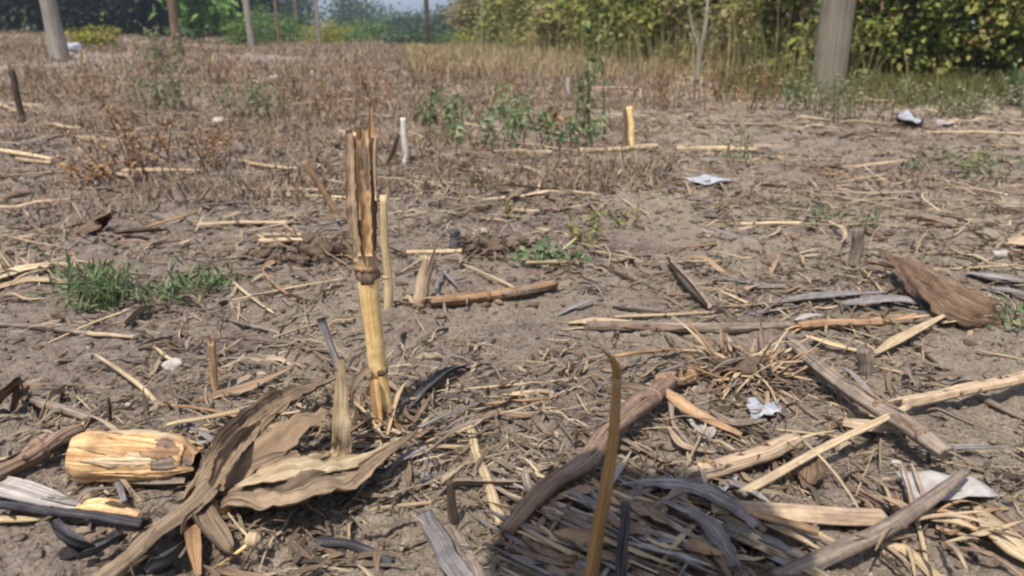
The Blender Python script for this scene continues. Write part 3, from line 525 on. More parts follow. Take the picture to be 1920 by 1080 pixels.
# ================================================================== THINGS IN THE FIELD
def lay(pts, hmin=0.0):
    """pixels (x, y[, height above soil]) to points on the terrain"""
    return [G(p[0], p[1], p[2] if len(p) > 2 else hmin) for p in pts]
SEED = [100]
def nseed(): SEED[0] += 1; return SEED[0]
def stalk(name, label, cat, pts, wpx, mat, group=None, nodes=(), flat=0.9, fray=0, fmat=None, taper=1.0, wob=0.25, k=12, parent=None, lift=0.55, ridge=0.07):
    """a dry maize stalk lying on the soil, with node rings and frayed ends as parts"""
    w2 = wpx if isinstance(wpx, (list, tuple)) else [wpx, wpx*taper]
    p0 = G(pts[0][0], pts[0][1]); r0 = px2m(w2[0], p0)/2
    P = lay([(p[0], p[1], (p[2] if len(p) > 2 else 0)+r0*lift) for p in pts]); rr = [px2m(q, P[0] if i == 0 else P[-1])/2 for i, q in enumerate(w2)] if len(w2) == 2 else [px2m(q, P[min(i, len(P)-1)])/2 for i, q in enumerate(w2)]
    n = max(24, 9*len(pts)); s = nseed(); big_ = w2[0] >= 24; g = tube(P, rr, 22 if big_ else k, n, flat*(.86 if big_ else 1), ridge*(1.4 if big_ else 1), wob*rr[0], True, s, dent=.10 if big_ else .06, groove=.16 if big_ else .08)
    if parent is None: o = thing(name, g, mat, label, cat, group, origin=P[0])
    else: o = part(name, parent, g, mat)
    root = parent or o; sp = smooth_path(P, 60); ri = interp(rr, 60)
    for t in nodes:
        i = int(t*58); d = unit(sp[i+1]-sp[i]); c = sp[i]; q = ri[i]
        part('node', root, tube([c-d*q*.3, c-d*q*.1, c+d*q*.1, c+d*q*.3], [q*.98, q*1.09, q*1.07, q*.98], k, 6, flat, 0.06, dent=.04), {M_GRY.name: M_BRN, M_PNK.name: M_BRS, M_ORS.name: M_BRS}.get(mat.name, mat))
    rg = np.random.default_rng(s)
    if w2[0] >= 24 and flat > .6:                                     # loose strips of rind and old sheath
        for j in range(7):
            f0 = rg.uniform(0, .75); f1 = min(.99, f0+rg.uniform(.12, .4)); ii = np.linspace(f0*59, f1*59, 5).astype(int); a_ = rg.uniform(-.2, 3.3); pp = []
            for q_ in ii:
                d = unit(sp[min(q_+1, 59)]-sp[max(q_-1, 0)]); S_ = unit(np.cross(d, [0, 0, 1])); U_ = np.cross(S_, d); pp.append(sp[q_]+(S_*math.cos(a_)+U_*math.sin(a_)*flat*.86)*ri[q_]*rg.uniform(1.0, 1.12)); dr_ = S_*math.cos(a_)+U_*math.sin(a_)
            pp[-1] = pp[-1]+dr_*ri[0]*rg.uniform(.1, .9)
            part('rind_strip', root, blade(pp, [ri[0]*.2, ri[0]*rg.uniform(.5, 1.0), ri[0]*rg.uniform(.5, .9), ri[0]*.1], up=dr_, cup=-.25, ribs=.06, n=12, m=5, seed=s*9+j, ragged=.3), [mat, mat, M_GRY, M_BRN, M_HSK][rg.integers(5)])
    for j in range(fray):
        e = sp[-1] if j % 2 == 0 else sp[0]; d = unit(sp[-1]-sp[-4]) if j % 2 == 0 else unit(sp[0]-sp[3]); q = ri[0]
        d2 = unit(d+rg.normal(0, .25, 3)*np.array([1, 1, .4])); ln = q*rg.uniform(3, 7); st = e-d*q*2+rg.normal(0, .3, 3)*q
        part('fibre', root, blade([st, st+d2*ln*.5+np.array([0, 0, q*.3]), st+d2*ln], [q*.5, q*.35, q*.08], n=8, m=4, seed=s+j), fmat or mat)
    return o
def stub(name, label, base, top, wpx, mat, group=None, nodes=(), cat='stub', dy=0.0, flat=1.0, k=12, frays=2, fmat=None, bend=0.0, taper=0.92):
    """a cut maize stalk still standing: rooted below the soil, split at the cut"""
    b = G(*base); t = V_at(top[0], top[1], b[1]+dy); r = px2m(wpx, b)/2; m = (b+t)/2+np.array([bend, 0, 0]); s = nseed()
    dn = unit(b-t)*0.02; o = thing(name, tube([b+dn, b, m, t], [r*1.25, r*1.1, r, r*taper], k+2, 26, flat, 0.07, r*0.2, True, s, dent=.08), mat, label, cat, group, origin=b)
    sp = smooth_path([b, m, t], 60); rg = np.random.default_rng(s)
    for f in nodes:
        i = int(f*58); d = unit(sp[i+1]-sp[i]); part('node', o, tube([sp[i]-d*r*.35, sp[i]-d*r*.1, sp[i]+d*r*.1, sp[i]+d*r*.35], [r*1.0, r*1.1, r*1.1, r*1.0], k, 6), mat)
    for j in range(frays):
        a = rg.uniform(0, 6.28); off = np.array([math.cos(a), math.sin(a), 0])*r*.7; ln = r*rg.uniform(1.5, 3.5)
        part('splinter', o, blade([t+off-unit(t-b)*r*3, t+off*1.1, t+off*1.4+unit(t-b)*ln], [r*.8, r*.6, r*.12], up=off+1e-3, n=7, m=4, seed=s+j), fmat or mat)
    return o
def leaf(name, label, pts, wpx, mat, cat='leaf', group=None, parent=None, lift=0.002, **kw):
    P = lay([(p[0], p[1], (p[2] if len(p) > 2 else 0)+lift) for p in pts]); mid = P[len(P)//2]
    wd = [px2m(q, mid) for q in (wpx if isinstance(wpx, (list, tuple)) else [wpx*.5, wpx, wpx, wpx*.25])]; kw.setdefault('seed', nseed())
    g = blade(P, wd, **kw)
    return thing(name, g, mat, label, cat, group) if parent is None else part(name, parent, g, mat)

# ---- the tall stub in the centre
B = G(724, 792); Yb = B[1]
main = empty('maize_stub', B); tag(main, 'tallest standing maize stub, yellow below and brown split sheath above', 'stub')
u = px2m(1, B); at = lambda x, y, dy=0.0: V_at(x, y, Yb+dy)
part('stalk', main, tube([at(727, 815), at(722, 780), at(709, 690), at(697, 590), at(689, 515)], [24*u, 18*u, 15.5*u, 17*u, 19*u], 16, 30, 1, 0.03, 0.0006), M_YEL)
part('node', main, tube([at(690, 528), at(689, 520), at(688, 510), at(687, 502)], [18.5*u, 20.5*u, 20.5*u, 19.5*u], 16, 8, 1, 0.08, dent=.06), M_BRN)
part('node', main, tube([at(712, 700), at(711, 694), at(710, 688)], [15.2*u, 16.2*u, 15.2*u], 16, 6, 1, 0.05), M_BRS)
part('sheath', main, tube([at(688, 505), at(683, 420), at(682, 330), at(686, 250)], [20*u, 19*u, 18*u, 19*u], 20, 40, 1, 0.14, 0.0012, dent=.10, groove=.10), M_SHE)
part('sheath', main, blade([at(676, 480, -.016), at(664, 400, -.014), at(661, 320, -.012), at(658, 244, -.01)], [12*u, 22*u, 18*u, 15*u], up=(-.3, -1, 0), cup=.4, n=30, m=9, seed=3, ragged=.25, crumple=.2, pleat=.06), M_PNK)
part('sheath', main, blade([at(690, 480, -.018), at(687, 400, -.018), at(684, 320, -.017), at(680, 238, -.012)], [16*u, 20*u, 20*u, 26*u], up=(0.1, -1, 0), cup=.35, ribs=.09, n=30, m=9, seed=4, ragged=.25, crumple=.2, pleat=.08), M_SHE)
part('sheath', main, blade([at(700, 470, -.012), at(698, 380, -.012), at(696, 280, -.01), at(694, 196, 0)], [10*u, 16*u, 13*u, 7*u], up=(.5, -1, 0), cup=.3, n=30, m=7, seed=5, ragged=.25, crumple=.2), M_ORS)
for j in range(7):
    rg_ = np.random.default_rng(j+90); x0 = rg_.uniform(660, 702); y1 = rg_.uniform(225, 262); part('torn_fibre', main, blade([at(x0+3, rg_.uniform(330, 430), -.019), at(x0, 290, -.019), at(x0+rg_.normal(0, 6), y1, -.012)], [3*u, 6*u, 2*u], up=(0, -1, 0), n=10, m=4, seed=j+90, ragged=.2), [M_BRS, M_PNK, M_GRY, M_PAL][j % 4])
part('torn_strip', main, blade([at(668, 490, -.01), at(655, 462, -.015), at(640, 448, -.02)], [9*u, 7*u, 2*u], up=(0, -1, .3), n=8, m=4, seed=6), M_PAL)
part('torn_strip', main, blade([at(694, 690, -.012), at(672, 710, -.03), at(660, 740, -.035), at(664, 772, -.03)], [14*u, 13*u, 10*u, 4*u], up=(-.4, -1, .3), n=12, m=5, seed=7), M_HSK)
part('torn_strip', main, blade([at(702, 705, -.016), at(706, 745, -.02), at(712, 790, -.022)], [16*u, 20*u, 12*u], up=(0, -1, 0), cup=.4, n=10, m=6, seed=8), M_ORG)
for j in range(14):
    rg_ = np.random.default_rng(j+5); x0, y0 = 724+rg_.normal(0, 9), 770+rg_.uniform(-20, 20); x1 = x0+rg_.normal(0, 30); part('root_fibre', main, blade([at(x0, y0, -.014), at((x0+x1)/2, y0+18, -.02), G(x1, y0+rg_.uniform(22, 50), .002)], [5*u, 6*u, 2*u], up=(0, -1, .2), n=7, m=4, seed=j), [M_ORS, M_PAL, M_HSK][j % 3])
for j, (dx, dy) in enumerate([(-40, 18), (-22, 40), (6, 38), (30, 26), (44, 6), (24, -12)]):
    part('root', main, tube([at(724, 780), at(724+dx*.5, 782+dy*.3, -dy*.0006), G(724+dx, 792+dy, -.004)], [6*u, 4.5*u, 2*u], 6, 8), M_ORS if j % 2 else M_BRN)

# ---- other standing stubs
GS = 'standing maize stubs'
stub('maize_stub', 'thin pale yellow stub just right of the tallest stub', (728, 582), (720, 366), 15, fibre_mat('pale_yellow', C(192, 164, 118), C(238, 214, 166), C(160, 126, 84), stain_amt=.4), GS, (0.32,), frays=1)
stub('maize_stub', 'white bleached straight stub beyond the tallest stub', (760, 306), (756, 221), 11, fibre_mat('whitened_stub', C(196, 186, 172), C(238, 230, 216), C(150, 138, 124), stain_amt=.3), GS, frays=0)
stub('maize_stub', 'thin dark stub leaning right, beside the white bleached stub', (727, 306), (748, 252), 8, M_DRK, GS, frays=0)
stub('maize_stub', 'short thick brown stub leaning right behind the lying yellow stalk', (781, 572), (806, 481), 24, M_PNK, GS, frays=1, dy=.01)
stub('maize_stub', 'pinkish thin stub leaning left, left of the tallest stub', (630, 398), (570, 302), 12, M_ORS, GS, frays=2, fmat=M_PNK)
stub('maize_stub', 'brighter yellow stub of the far pair near the green weeds', (1184, 276), (1182, 200), 11, M_YEL, GS, frays=1, fmat=M_PAL)
stub('maize_stub', 'thin brown stub of the far pair near the green weeds', (1172, 276), (1171, 202), 8, M_BRN, GS, frays=0)
stub('maize_stub', 'short pale grey stub left of the big brown leaf', (1605, 497), (1608, 428), 20, M_GRY, GS, frays=1)
stub('wooden_stake', 'dark brown stake leaning left near the left edge', (43, 232), (22, 128), 11, M_DRK, cat='stake', frays=1)
stub('maize_stub', 'thin orange stub left of the tallest stub, above the husk', (404, 734), (398, 643), 13, M_ORS, GS, frays=3)
stub('maize_stub', 'small grey stub under the crossing straws on the right', (1622, 708), (1621, 655), 22, M_GRY, GS, frays=1)
stub('maize_stub', 'short dark thin stub at the bottom centre', (852, 992), (842, 902), 16, M_DRK, GS, frays=0)
stub('maize_stub', 'charred black and white stub behind the bent stub', (853, 466), (855, 432), 20, M_CHR, GS, frays=1, fmat=M_WHT)
stub('dead_twig', 'tiny dark upright twig above the orange ear', (206, 792), (204, 746), 7, M_DRK, cat='twig', frays=0)
stub('dry_stick', 'tall thin blurred stick rising at the bottom centre', (1096, 1132), (1156, 700), 27, fibre_mat('olive_stick', C(138, 104, 62), C(176, 138, 90), C(150, 96, 50), vs_=5), cat='stick', frays=0, taper=.62, bend=.006, dy=.03)
bq = G(1096, 1132); tip = bpy.data.objects[-1] if False else [o for o in bpy.data.objects if o.get('label', '').startswith('tall thin blurred')][0]
part('tip', tip, tube([V_at(1157, 708, bq[1]+.03), V_at(1155, 690, bq[1]+.03), V_at(1146, 672, bq[1]+.03), V_at(1128, 655, bq[1]+.032)], [px2m(8.5, bq), px2m(8, bq), px2m(5, bq), px2m(1.5, bq)], 10, 12), MATS['olive_stick'])
stub('dry_stick', 'short black stick rising at the bottom edge, right of the tall one', (1166, 1140), (1170, 945), 22, M_CHR, cat='stick', frays=0, taper=.8)
far = [(152, 118, 92), (163, 118, 94), (210, 112, 90), (262, 118, 96), (735, 216, 190), (1391, 238, 188), (1201, 190, 166), (400, 122, 100), (510, 136, 112), (645, 128, 106), (862, 186, 160), (915, 182, 152), (925, 186, 165), (585, 150, 132), (380, 150, 128), (1066, 180, 146)]
FARL = ['tiny far stub right of the grey white bundle, first of two', 'tiny far stub right of the grey white bundle, second of two', 'tiny far stub under the small yellow green bush', 'tiny far stub left of the brown trunk', 'small stub right behind the top of the tallest stub', 'thin leaning stub below the scrub, right of the dead sapling', 'small far stub above the far pair of stubs', 'tiny far stub left of the slim pale pole', 'tiny far stub right of the slim pale pole', 'tiny far stub below the far green bushes',
    'small far stub above the left dark green weed, left one', 'small far stub above the dark green weeds, tallest', 'small far stub above the dark green weeds, lowest', 'tiny far stub left of the tallest stub top, in dry weeds', 'tiny far stub beyond the dead brown bush', 'small far stub beside the tall green weed']
for i, (x, y0, y1) in enumerate(far):
    stub('maize_stub', FARL[i], (x, y0), (x+random.uniform(-6, 6), y1), random.uniform(4.5, 8), random.choice([M_PAL, M_WHT, M_PNK]), 'small far stubs', frays=0, k=8)

# ---- stalks lying about
stalk('maize_stalk', 'long brown lying stalk with split pale left end, mid right', 'stalk', [(1100, 611), (1250, 615), (1400, 612), (1500, 607)], 25, M_GRY, None, (0.05, .55), fray=6, fmat=M_PAL, flat=.8)
leaf('stalk_sheath', 'pale split sheath at the left end of the long brown stalk', [(1066, 607), (1140, 606), (1235, 612, .004)], [9, 24, 18, 8], M_PAL, 'sheath', lift=.006, cup=.3)
stalk('maize_stalk', 'orange brown lying stalk running up to the big brown leaf', 'stalk', [(1495, 612), (1640, 602), (1775, 596)], [26, 22], M_ORS, None, (.45,), fray=5, fmat=M_ORG, flat=.7)
stalk('maize_stalk', 'yellow brown bent stalk lying behind the centre, right of tallest stub', 'stalk', [(805, 568, .004), (900, 556, .006), (960, 550, .008), (1042, 534, .006)], [26, 24], M_BRS, None, (.42, .7), fray=2, fmat=M_PNK)
stalk('maize_stalk', 'thick grey stalk sloping down right, casting a dark shadow', 'stalk', [(1478, 642, .012), (1600, 730, .03), (1700, 795, .035), (1772, 852, .03)], [28, 32, 36, 34], M_GRY, None, (.5, .82), fray=2)
stalk('maize_stalk', 'pinkish lying stalk entering from the right edge', 'stalk', [(1960, 696, .02), (1840, 725, .02), (1690, 757, .012)], [30, 24], M_PNK, None, (.5,), fray=2, fmat=M_PAL)
stalk('dry_straw', 'long thin yellow straw crossing below the thick grey stalk', 'straw', [(1705, 762, .045), (1540, 842, .03), (1388, 928, .012)], [15, 20], M_PAL, None, (.36,), flat=.6, wob=.1)
stalk('maize_stalk', 'thickest brown stalk, running from the centre into the dark leaf heap', 'stalk', [(1262, 702, .02), (1212, 752, .03), (1140, 812, .03), (1098, 868, .026), (1030, 912, .024), (950, 1000, .012)], [26, 40, 38, 42, 42, 36], M_BRN, None, (.18, .52), fray=3, fmat=M_ORS, wob=.2)
stalk('maize_stalk', 'short orange brown piece at the upper end of the thickest stalk', 'stalk', [(1292, 702, .012), (1240, 716, .026)], [34, 30], M_ORS, None, fray=2)
stalk('maize_stalk', 'reddish brown stalk lying above the pale half pipe stalk', 'stalk', [(1496, 830, .012), (1390, 862, .014), (1272, 892, .008)], [40, 36], M_PNK, None, (.3, .78), fray=3, fmat=M_PAL)
leaf('stalk_sheath', 'smooth beige half pipe sheath with cut right end, lower right', [(1332, 938, .012), (1450, 944, .014), (1560, 952, .015), (1654, 956, .014)], [34, 46, 48, 46], M_PNK, 'sheath', cup=-.42, ribs=.015, m=13, lift=.012)
leaf('stalk_sheath', 'thin pale rim strip under the beige half pipe sheath', [(1420, 962), (1540, 980), (1650, 985)], [8, 18, 16, 6], M_PAL, 'sheath')
stalk('maize_stalk', 'long grey stick rising right from the bottom edge, lower right', 'stalk', [(1812, 882, .03), (1730, 945, .028), (1645, 1005, .02), (1560, 1040, .01), (1450, 1088, .006)], [16, 30, 34, 38, 42], M_GRY, None, (.4,), fray=2, fmat=M_PAL)
leaf('stalk_sheath', 'orange split sheath right of the thickest stalk end', [(1250, 728, .03), (1310, 768, .02), (1392, 812, .008)], [24, 36, 26, 12], M_ORS, 'sheath', cup=-.3, lift=.01)
leaf('stalk_sheath', 'second narrow orange strip under the split sheath', [(1262, 735, .012), (1330, 790, .01), (1400, 832, .004)], [8, 18, 14, 6], M_PNK, 'sheath', cup=.2)
stalk('dry_straw', 'thin pale stem dropping from the thickest stalk end', 'straw', [(1254, 735, .03), (1262, 790, .012), (1300, 840, .004)], [11, 9], M_GRY)
stalk('maize_stalk', 'brown stalk at the left edge pointing at the orange ear', 'stalk', [(152, 806, .01), (80, 842, .012), (-20, 896, .012)], [36, 42], M_BRN, None, (.55,), fray=1)
stalk('charred_stick', 'black charred stick lying at the left edge below the ear', 'stick', [(-20, 946, .012), (120, 962, .012), (272, 980, .008)], [18, 22], M_CHR, None, (.42,), wob=.35, ridge=.2)
leaf('bleached_leaf', 'whitish bleached leaf at the left edge beside the black stick', [(-30, 905, .01), (60, 930, .012), (145, 952, .006)], [50, 56, 44, 16], M_WHT, cup=.15, ribs=.06)
leaf('bleached_leaf', 'thin pale leaf strip under the black stick at the left edge', [(-20, 975), (50, 975), (92, 972)], [20, 18, 10, 4], M_HSL)
stalk('dry_straw', 'pale straw pointing left behind the large husk', 'straw', [(312, 797, .008), (380, 783, .02), (452, 769, .024)], [11, 15], M_HSL, flat=.5)
stalk('dry_straw', 'long thin straw with bright end lying at the left edge', 'straw', [(-20, 606), (90, 614, .004), (180, 628), (256, 634)], [11, 12, 12, 13], M_GRY)
stalk('dry_straw', 'bright short straw tip right of the long thin left straw', 'straw', [(165, 624, .004), (256, 632, .004)], [12, 11], M_PAL, flat=.6)
stalk('dry_straw', 'pale straw lying before the bent short stub', 'straw', [(758, 474), (860, 471), (905, 458)], [11, 10], M_PAL)
stalk('dry_straw', 'upper bright straw of two beside the earth mound', 'straw', [(492, 441, .012), (568, 440, .02)], [10, 9], M_PAL)
stalk('dry_straw', 'lower bright straw of two beside the earth mound', 'straw', [(486, 452, .012), (570, 450, .02)], [11, 10], M_PAL)
stalk('dry_straw', 'bright straw lying behind the earth mound', 'straw', [(372, 421), (440, 419), (545, 417)], [12, 8], M_PAL, fray=2)
stalk('dry_straw', 'long pale straw at the left edge, upper of two', 'straw', [(-20, 278), (50, 290), (98, 300)], [9, 9], M_PAL)
stalk('dry_straw', 'short pale straw at the left edge, lower of two', 'straw', [(32, 298), (98, 306)], [8, 8], M_PAL)
stalk('dry_straw', 'thick pale yellow straw lying right of the far pair of stubs', 'straw', [(1268, 280), (1340, 279), (1420, 282)], [14, 11], M_PAL, None, (.5,))
stalk('dry_straw', 'yellow straw lying at the foot of the far pair of stubs', 'straw', [(1085, 282), (1160, 281), (1232, 273)], [12, 10], M_PAL)
stalk('dry_straw', 'pale straw lying left of the far pair of stubs', 'straw', [(962, 284), (1036, 287)], [11, 10], M_PAL)
stalk('dry_straw', 'thin pale straw left of the small green sprouts, mid right', 'straw', [(1388, 420), (1506, 418)], [9, 7], M_PAL)
leaf('dry_leaf', 'curved pale grey leaf on its edge with dark hollow, mid right', [(1252, 488, .012), (1275, 525, .02), (1302, 555, .014), (1328, 578, .004)], [16, 30, 28, 14], M_GRY, cup=.5, twist=[.4, .8, .5])
stalk('dry_straw', 'pale forked straw standing out at the bottom centre', 'straw', [(884, 806, .012), (905, 880, .008), (940, 985, .004)], [16, 22], M_HSL, flat=.5)
stalk('dry_straw', 'second prong of the pale forked straw at bottom centre', 'straw', [(886, 815, .006), (884, 860, .004), (898, 905, .002)], [12, 10], M_GRY, flat=.5)
stalk('maize_stalk', 'flat lilac grey stalk cut by the bottom edge', 'stalk', [(802, 962, .006), (835, 1030, .008), (875, 1120, .008)], [34, 50], M_ASH, None, flat=.45)
stalk('maize_stalk', 'flat grey brown stalk beside the lilac grey one', 'stalk', [(838, 985, .002), (880, 1050, .004), (915, 1120, .004)], [26, 36], M_GRY, None, flat=.4)
stalk('dry_straw', 'left short grey piece of two above the bottom centre', 'straw', [(808, 848), (790, 908)], [20, 16], M_ASH, flat=.5)
stalk('dry_straw', 'right short grey piece of two above the bottom centre', 'straw', [(832, 856), (812, 914)], [17, 14], M_GRY, flat=.5)
stalk('dry_straw', 'thin whitish stem lying below the large husk', 'straw', [(588, 952), (650, 962, .004), (740, 950), (834, 938)], [8, 8], M_HSL)
stalk('dead_twig', 'thin dark twig slanting in the middle of bare soil', 'twig', [(1128, 498), (1175, 520), (1234, 548)], [9, 7], M_DRK)
stalk('dead_twig', 'thin pale twig lying behind the slanting dark twig', 'twig', [(1145, 488), (1250, 492), (1352, 490)], [7, 6], M_PNK)
stalk('dead_twig', 'dark twig lying across the ground beyond the bent stub', 'twig', [(808, 382), (870, 392), (940, 386)], [12, 8], M_DRK)
stalk('dead_twig', 'brownish twig continuing right of the far dark twig', 'twig', [(938, 392), (1010, 396), (1092, 386)], [9, 8], M_PNK)
for a, b_, wv, mt, lb in [((85, 230), (152, 240), 9, M_PAL, 'pale straw right of the dark leaning stake'), ((145, 258), (242, 266), 9, M_PAL, 'pale straw in front of the dark leaning stake'), ((190, 324), (252, 331), 10, M_PNK, 'pinkish straw left of the dead brown bush'),
        ((462, 306), (560, 316), 9, M_PAL, 'pale straw right of the dead brown bush'), ((545, 355), (668, 352), 9, M_PNK, 'upper straw lying left of the tallest stub'), ((562, 366), (660, 372), 8, M_PAL, 'lower straw lying left of the tallest stub'),
        ((1735, 248), (1935, 252), 6, M_PAL, 'long thin straw beyond, at the right edge'), ((1780, 350), (1892, 366), 8, M_PNK, 'pinkish straw near the right edge, farther back'), ((700, 216), (745, 218), 7, M_PNK, 'short straw behind the top of the tallest stub'),
        ((0, 196), (30, 206), 8, M_PAL, 'pale straw at the left edge near the leaning stake'), ((1300, 232), (1520, 230), 6, M_PNK, 'long thin straw in front of the thick grey pole'), ((0, 372), (62, 358), 14, M_BRN, 'brown stalk end at the left edge, mid height'),
        ((1150, 575), (1290, 590), 7, M_DRK, 'thin dark stem behind the long brown stalk'), ((1340, 520), (1480, 545), 8, M_ASH, 'grey stem lying left of the ashen leaves'), ((1700, 405), (1790, 425), 11, M_BRN, 'brown curved stem above the big brown leaf'), ((1620, 428), (1662, 450), 16, M_BRN, 'short dark brown stalk piece right of the pale grey stub'),
        ((260, 655), (330, 640), 8, M_DRK, 'thin dark stem left of the thin orange stub'), ((990, 770), (1075, 860), 12, M_GRY, 'grey stem slanting down towards the thickest stalk'), ((960, 740), (1030, 735), 14, M_HSL, 'short pale chip above the slanting grey stem'), ((1830, 745), (1935, 790), 16, M_GRY, 'grey stalk near the right edge under the pinkish stalk'),
        ((1850, 950), (1940, 1010), 18, M_BRN, 'brown stalk at the right edge, lower corner'), ((1700, 640), (1760, 690), 8, M_DRK, 'thin dark twig right of the small grey stub'), ((1500, 760), (1560, 800), 10, M_GRY, 'short grey stem beside the white chip'), ((430, 600), (560, 640), 7, M_GRY, 'thin grey stem between green weed and tallest stub')]:
    m_ = ((a[0]+b_[0])/2+random.uniform(-8, 8), (a[1]+b_[1])/2+random.uniform(-3, 3), .004)
    stalk('dry_straw', lb, 'straw', [a, m_, b_], [wv, wv*.8], mt, flat=.8)
leaf('dry_leaf', 'beige pointed leaf slanting up to the big brown leaf', [(1642, 664, .01), (1700, 632, .012), (1772, 592, .02)], [10, 24, 20, 8], M_PAL, cup=.3)
leaf('dry_leaf', 'yellowish leaf strip left of the small grey stub', [(1510, 630, .01), (1565, 650, .012), (1632, 664, .008)], [6, 18, 16, 8], M_PAL, cup=.25)
stalk('maize_stalk', 'grey stalk lying at the left edge above the brown one', 'stalk', [(25, 738, .01), (100, 762, .01), (178, 786)], [18, 22], M_GRY)

# ---- the large grey husk and the ear
hp = G(378, 925); husk = empty('maize_husk', hp); tag(husk, 'large spread grey brown maize husk in the left foreground', 'husk')
leaf('husk_leaf', None, [(352, 948, .012), (425, 862, .035), (500, 785, .045), (560, 745, .04), (628, 712, .03)], [26, 58, 62, 52, 34, 8], M_HSK, parent=husk, cup=[.2, .5, .5, .3], ribs=.16, n=44, m=17, twist=[.3, -.4, -.3, .1], ripple=.05, pleat=.11, ragged=.14, crumple=.22)
leaf('husk_leaf', None, [(388, 922, .02), (455, 862, .05), (530, 808, .062), (590, 775, .05), (614, 772, .035)], [24, 74, 98, 90, 60, 14], M_HSB, parent=husk, cup=[-.3, -.2, -.15], ribs=.05, n=40, m=17, twist=[0, .2, .35], ripple=.02, pleat=.11, ragged=.14, crumple=.22)
leaf('husk_leaf', None, [(395, 938, .015), (470, 915, .04), (570, 905, .05), (670, 875, .04), (735, 840, .035), (790, 800, .03)], [26, 80, 104, 92, 56, 26, 4], M_HSK, parent=husk, cup=[-.3, -.25, -.1], ribs=.17, n=50, m=21, twist=[0, .15, .35], ripple=.05, pleat=.11, ragged=.14, crumple=.22)
leaf('husk_leaf', None, [(440, 910, .05), (530, 876, .062), (610, 868, .055), (690, 852, .04), (760, 818, .03)], [10, 50, 62, 46, 26, 5], M_HSL, parent=husk, cup=-.3, ribs=.14, n=40, m=15, twist=.25, ripple=.06, pleat=.11, ragged=.14, crumple=.22)
leaf('husk_leaf', None, [(400, 915, .04), (440, 850, .06), (480, 800, .06)], [16, 40, 34, 10], M_HSK, parent=husk, cup=.6, ribs=.12, n=30, m=13, twist=[-.3, -.6], ripple=.05, pleat=.11, ragged=.14, crumple=.22)
leaf('husk_leaf', None, [(430, 945, .004), (540, 930, .012), (650, 900, .012), (720, 870, .006)], [20, 50, 46, 30, 8], M_BRN, parent=husk, cup=.2, ribs=.12, n=30, m=13, ripple=.05, pleat=.11, ragged=.14, crumple=.22)
B2 = G(628, 858, .02)
part('husk_leaf', husk, blade([G(560, 872, .035), B2, V_at(636, 800, B2[1]), V_at(637, 735, B2[1]+.01), V_at(638, 668, B2[1]+.015)], [px2m(q, B2) for q in (30, 50, 44, 38, 28, 12)], up=(-.35, -1, .35), cup=-.25, ribs=.12, n=36, m=15, seed=21, pleat=.12, ragged=.12, crumple=.2), M_HSL)
part('husk_tip', husk, blade([V_at(636, 690, B2[1]+.015), V_at(622, 650, B2[1]+.02), V_at(602, 596, B2[1]+.025)], [px2m(q, B2) for q in (16, 13, 18)], up=(-.2, -1, .2), n=10, m=5, seed=22), M_ASH)
leaf('husk_leaf', None, [(372, 935, .02), (385, 980, .025), (420, 1030, .02), (452, 1052, .006)], [26, 44, 50, 30, 10], M_HSK, parent=husk, cup=.3, ribs=.08, twist=[0, .4, .5])
leaf('husk_leaf', None, [(360, 960, .012), (362, 1010, .02), (372, 1080, .012)], [16, 30, 26, 10], M_ORS, parent=husk, cup=.3, ribs=.08)
leaf('husk_leaf', None, [(420, 915, .02), (500, 880, .05), (560, 850, .055)], [20, 50, 44, 14], M_HSK, parent=husk, cup=.3, ribs=.10, twist=-.5)
leaf('husk_leaf', None, [(345, 905, .012), (270, 906, .012), (205, 900, .006)], [16, 20, 16, 6], M_GRY, parent=husk, cup=.3)
stalk('shank', None, None, [(395, 905, .03), (340, 965, .02), (265, 1030, .012), (170, 1100, .008)], [46, 44, 46, 48], M_HSK, parent=husk, nodes=(), flat=.7, ridge=.12)
part('cob', husk, lump(G(412, 948, .012), np.array([px2m(26, hp), px2m(26, hp), px2m(18, hp)]), 9, .15), M_ORG)
stalk('dry_straw', 'thin grey leaf tip continuing from the large husk to the right', 'straw', [(785, 802, .028), (840, 776, .02), (905, 752, .008)], [12, 6], M_ASH, flat=.5)

ep = G(240, 905); ear = empty('maize_ear', ep); tag(ear, 'chunky orange yellow maize ear in its husk at the left', 'ear')
q = px2m(1, ep); A0, A1 = G(140, 855, .035), G(352, 860, .028)
part('core', ear, tube([A0*1.01-A1*.01, A0, A0*.97+A1*.03, A0*.9+A1*.1, A0*.65+A1*.35, A0*.3+A1*.7, A1], [14*q, 32*q, 42*q, 49*q, 48*q, 42*q, 30*q], 30, 44, .95, .05, .0, dent=.07, groove=.07), M_ORG)
for j in range(8):
    a = -0.6+j*0.5; ax = unit(A1-A0); S_ = unit(np.cross(ax, [0, 0, 1])); U_ = np.cross(S_, ax); dr = S_*math.cos(a)+U_*math.sin(a); rg_ = np.random.default_rng(j)
    l0, l1 = rg_.uniform(.10, .35), rg_.uniform(.85, 1.12); sc = rg_.uniform(1.0, 1.05)
    pp = [A0+(A1-A0)*t_+dr*rad*q*sc for t_, rad in ((l0, 48), (l0*.6+l1*.4, 48), (l0*.3+l1*.7, 43), (l1, 31))]
    part('husk_leaf', ear, blade(pp, [2*q, 24*q, 34*q, 30*q, 6*q], up=dr, cup=-.26, ribs=.05, n=26, m=13, seed=40+j, ragged=.2, ripple=.03, pleat=.08, crumple=.12), [M_ORG, M_ORG, M_PAL, M_ORG, M_ORG, M_PAL, M_ORG, M_ORG][j])
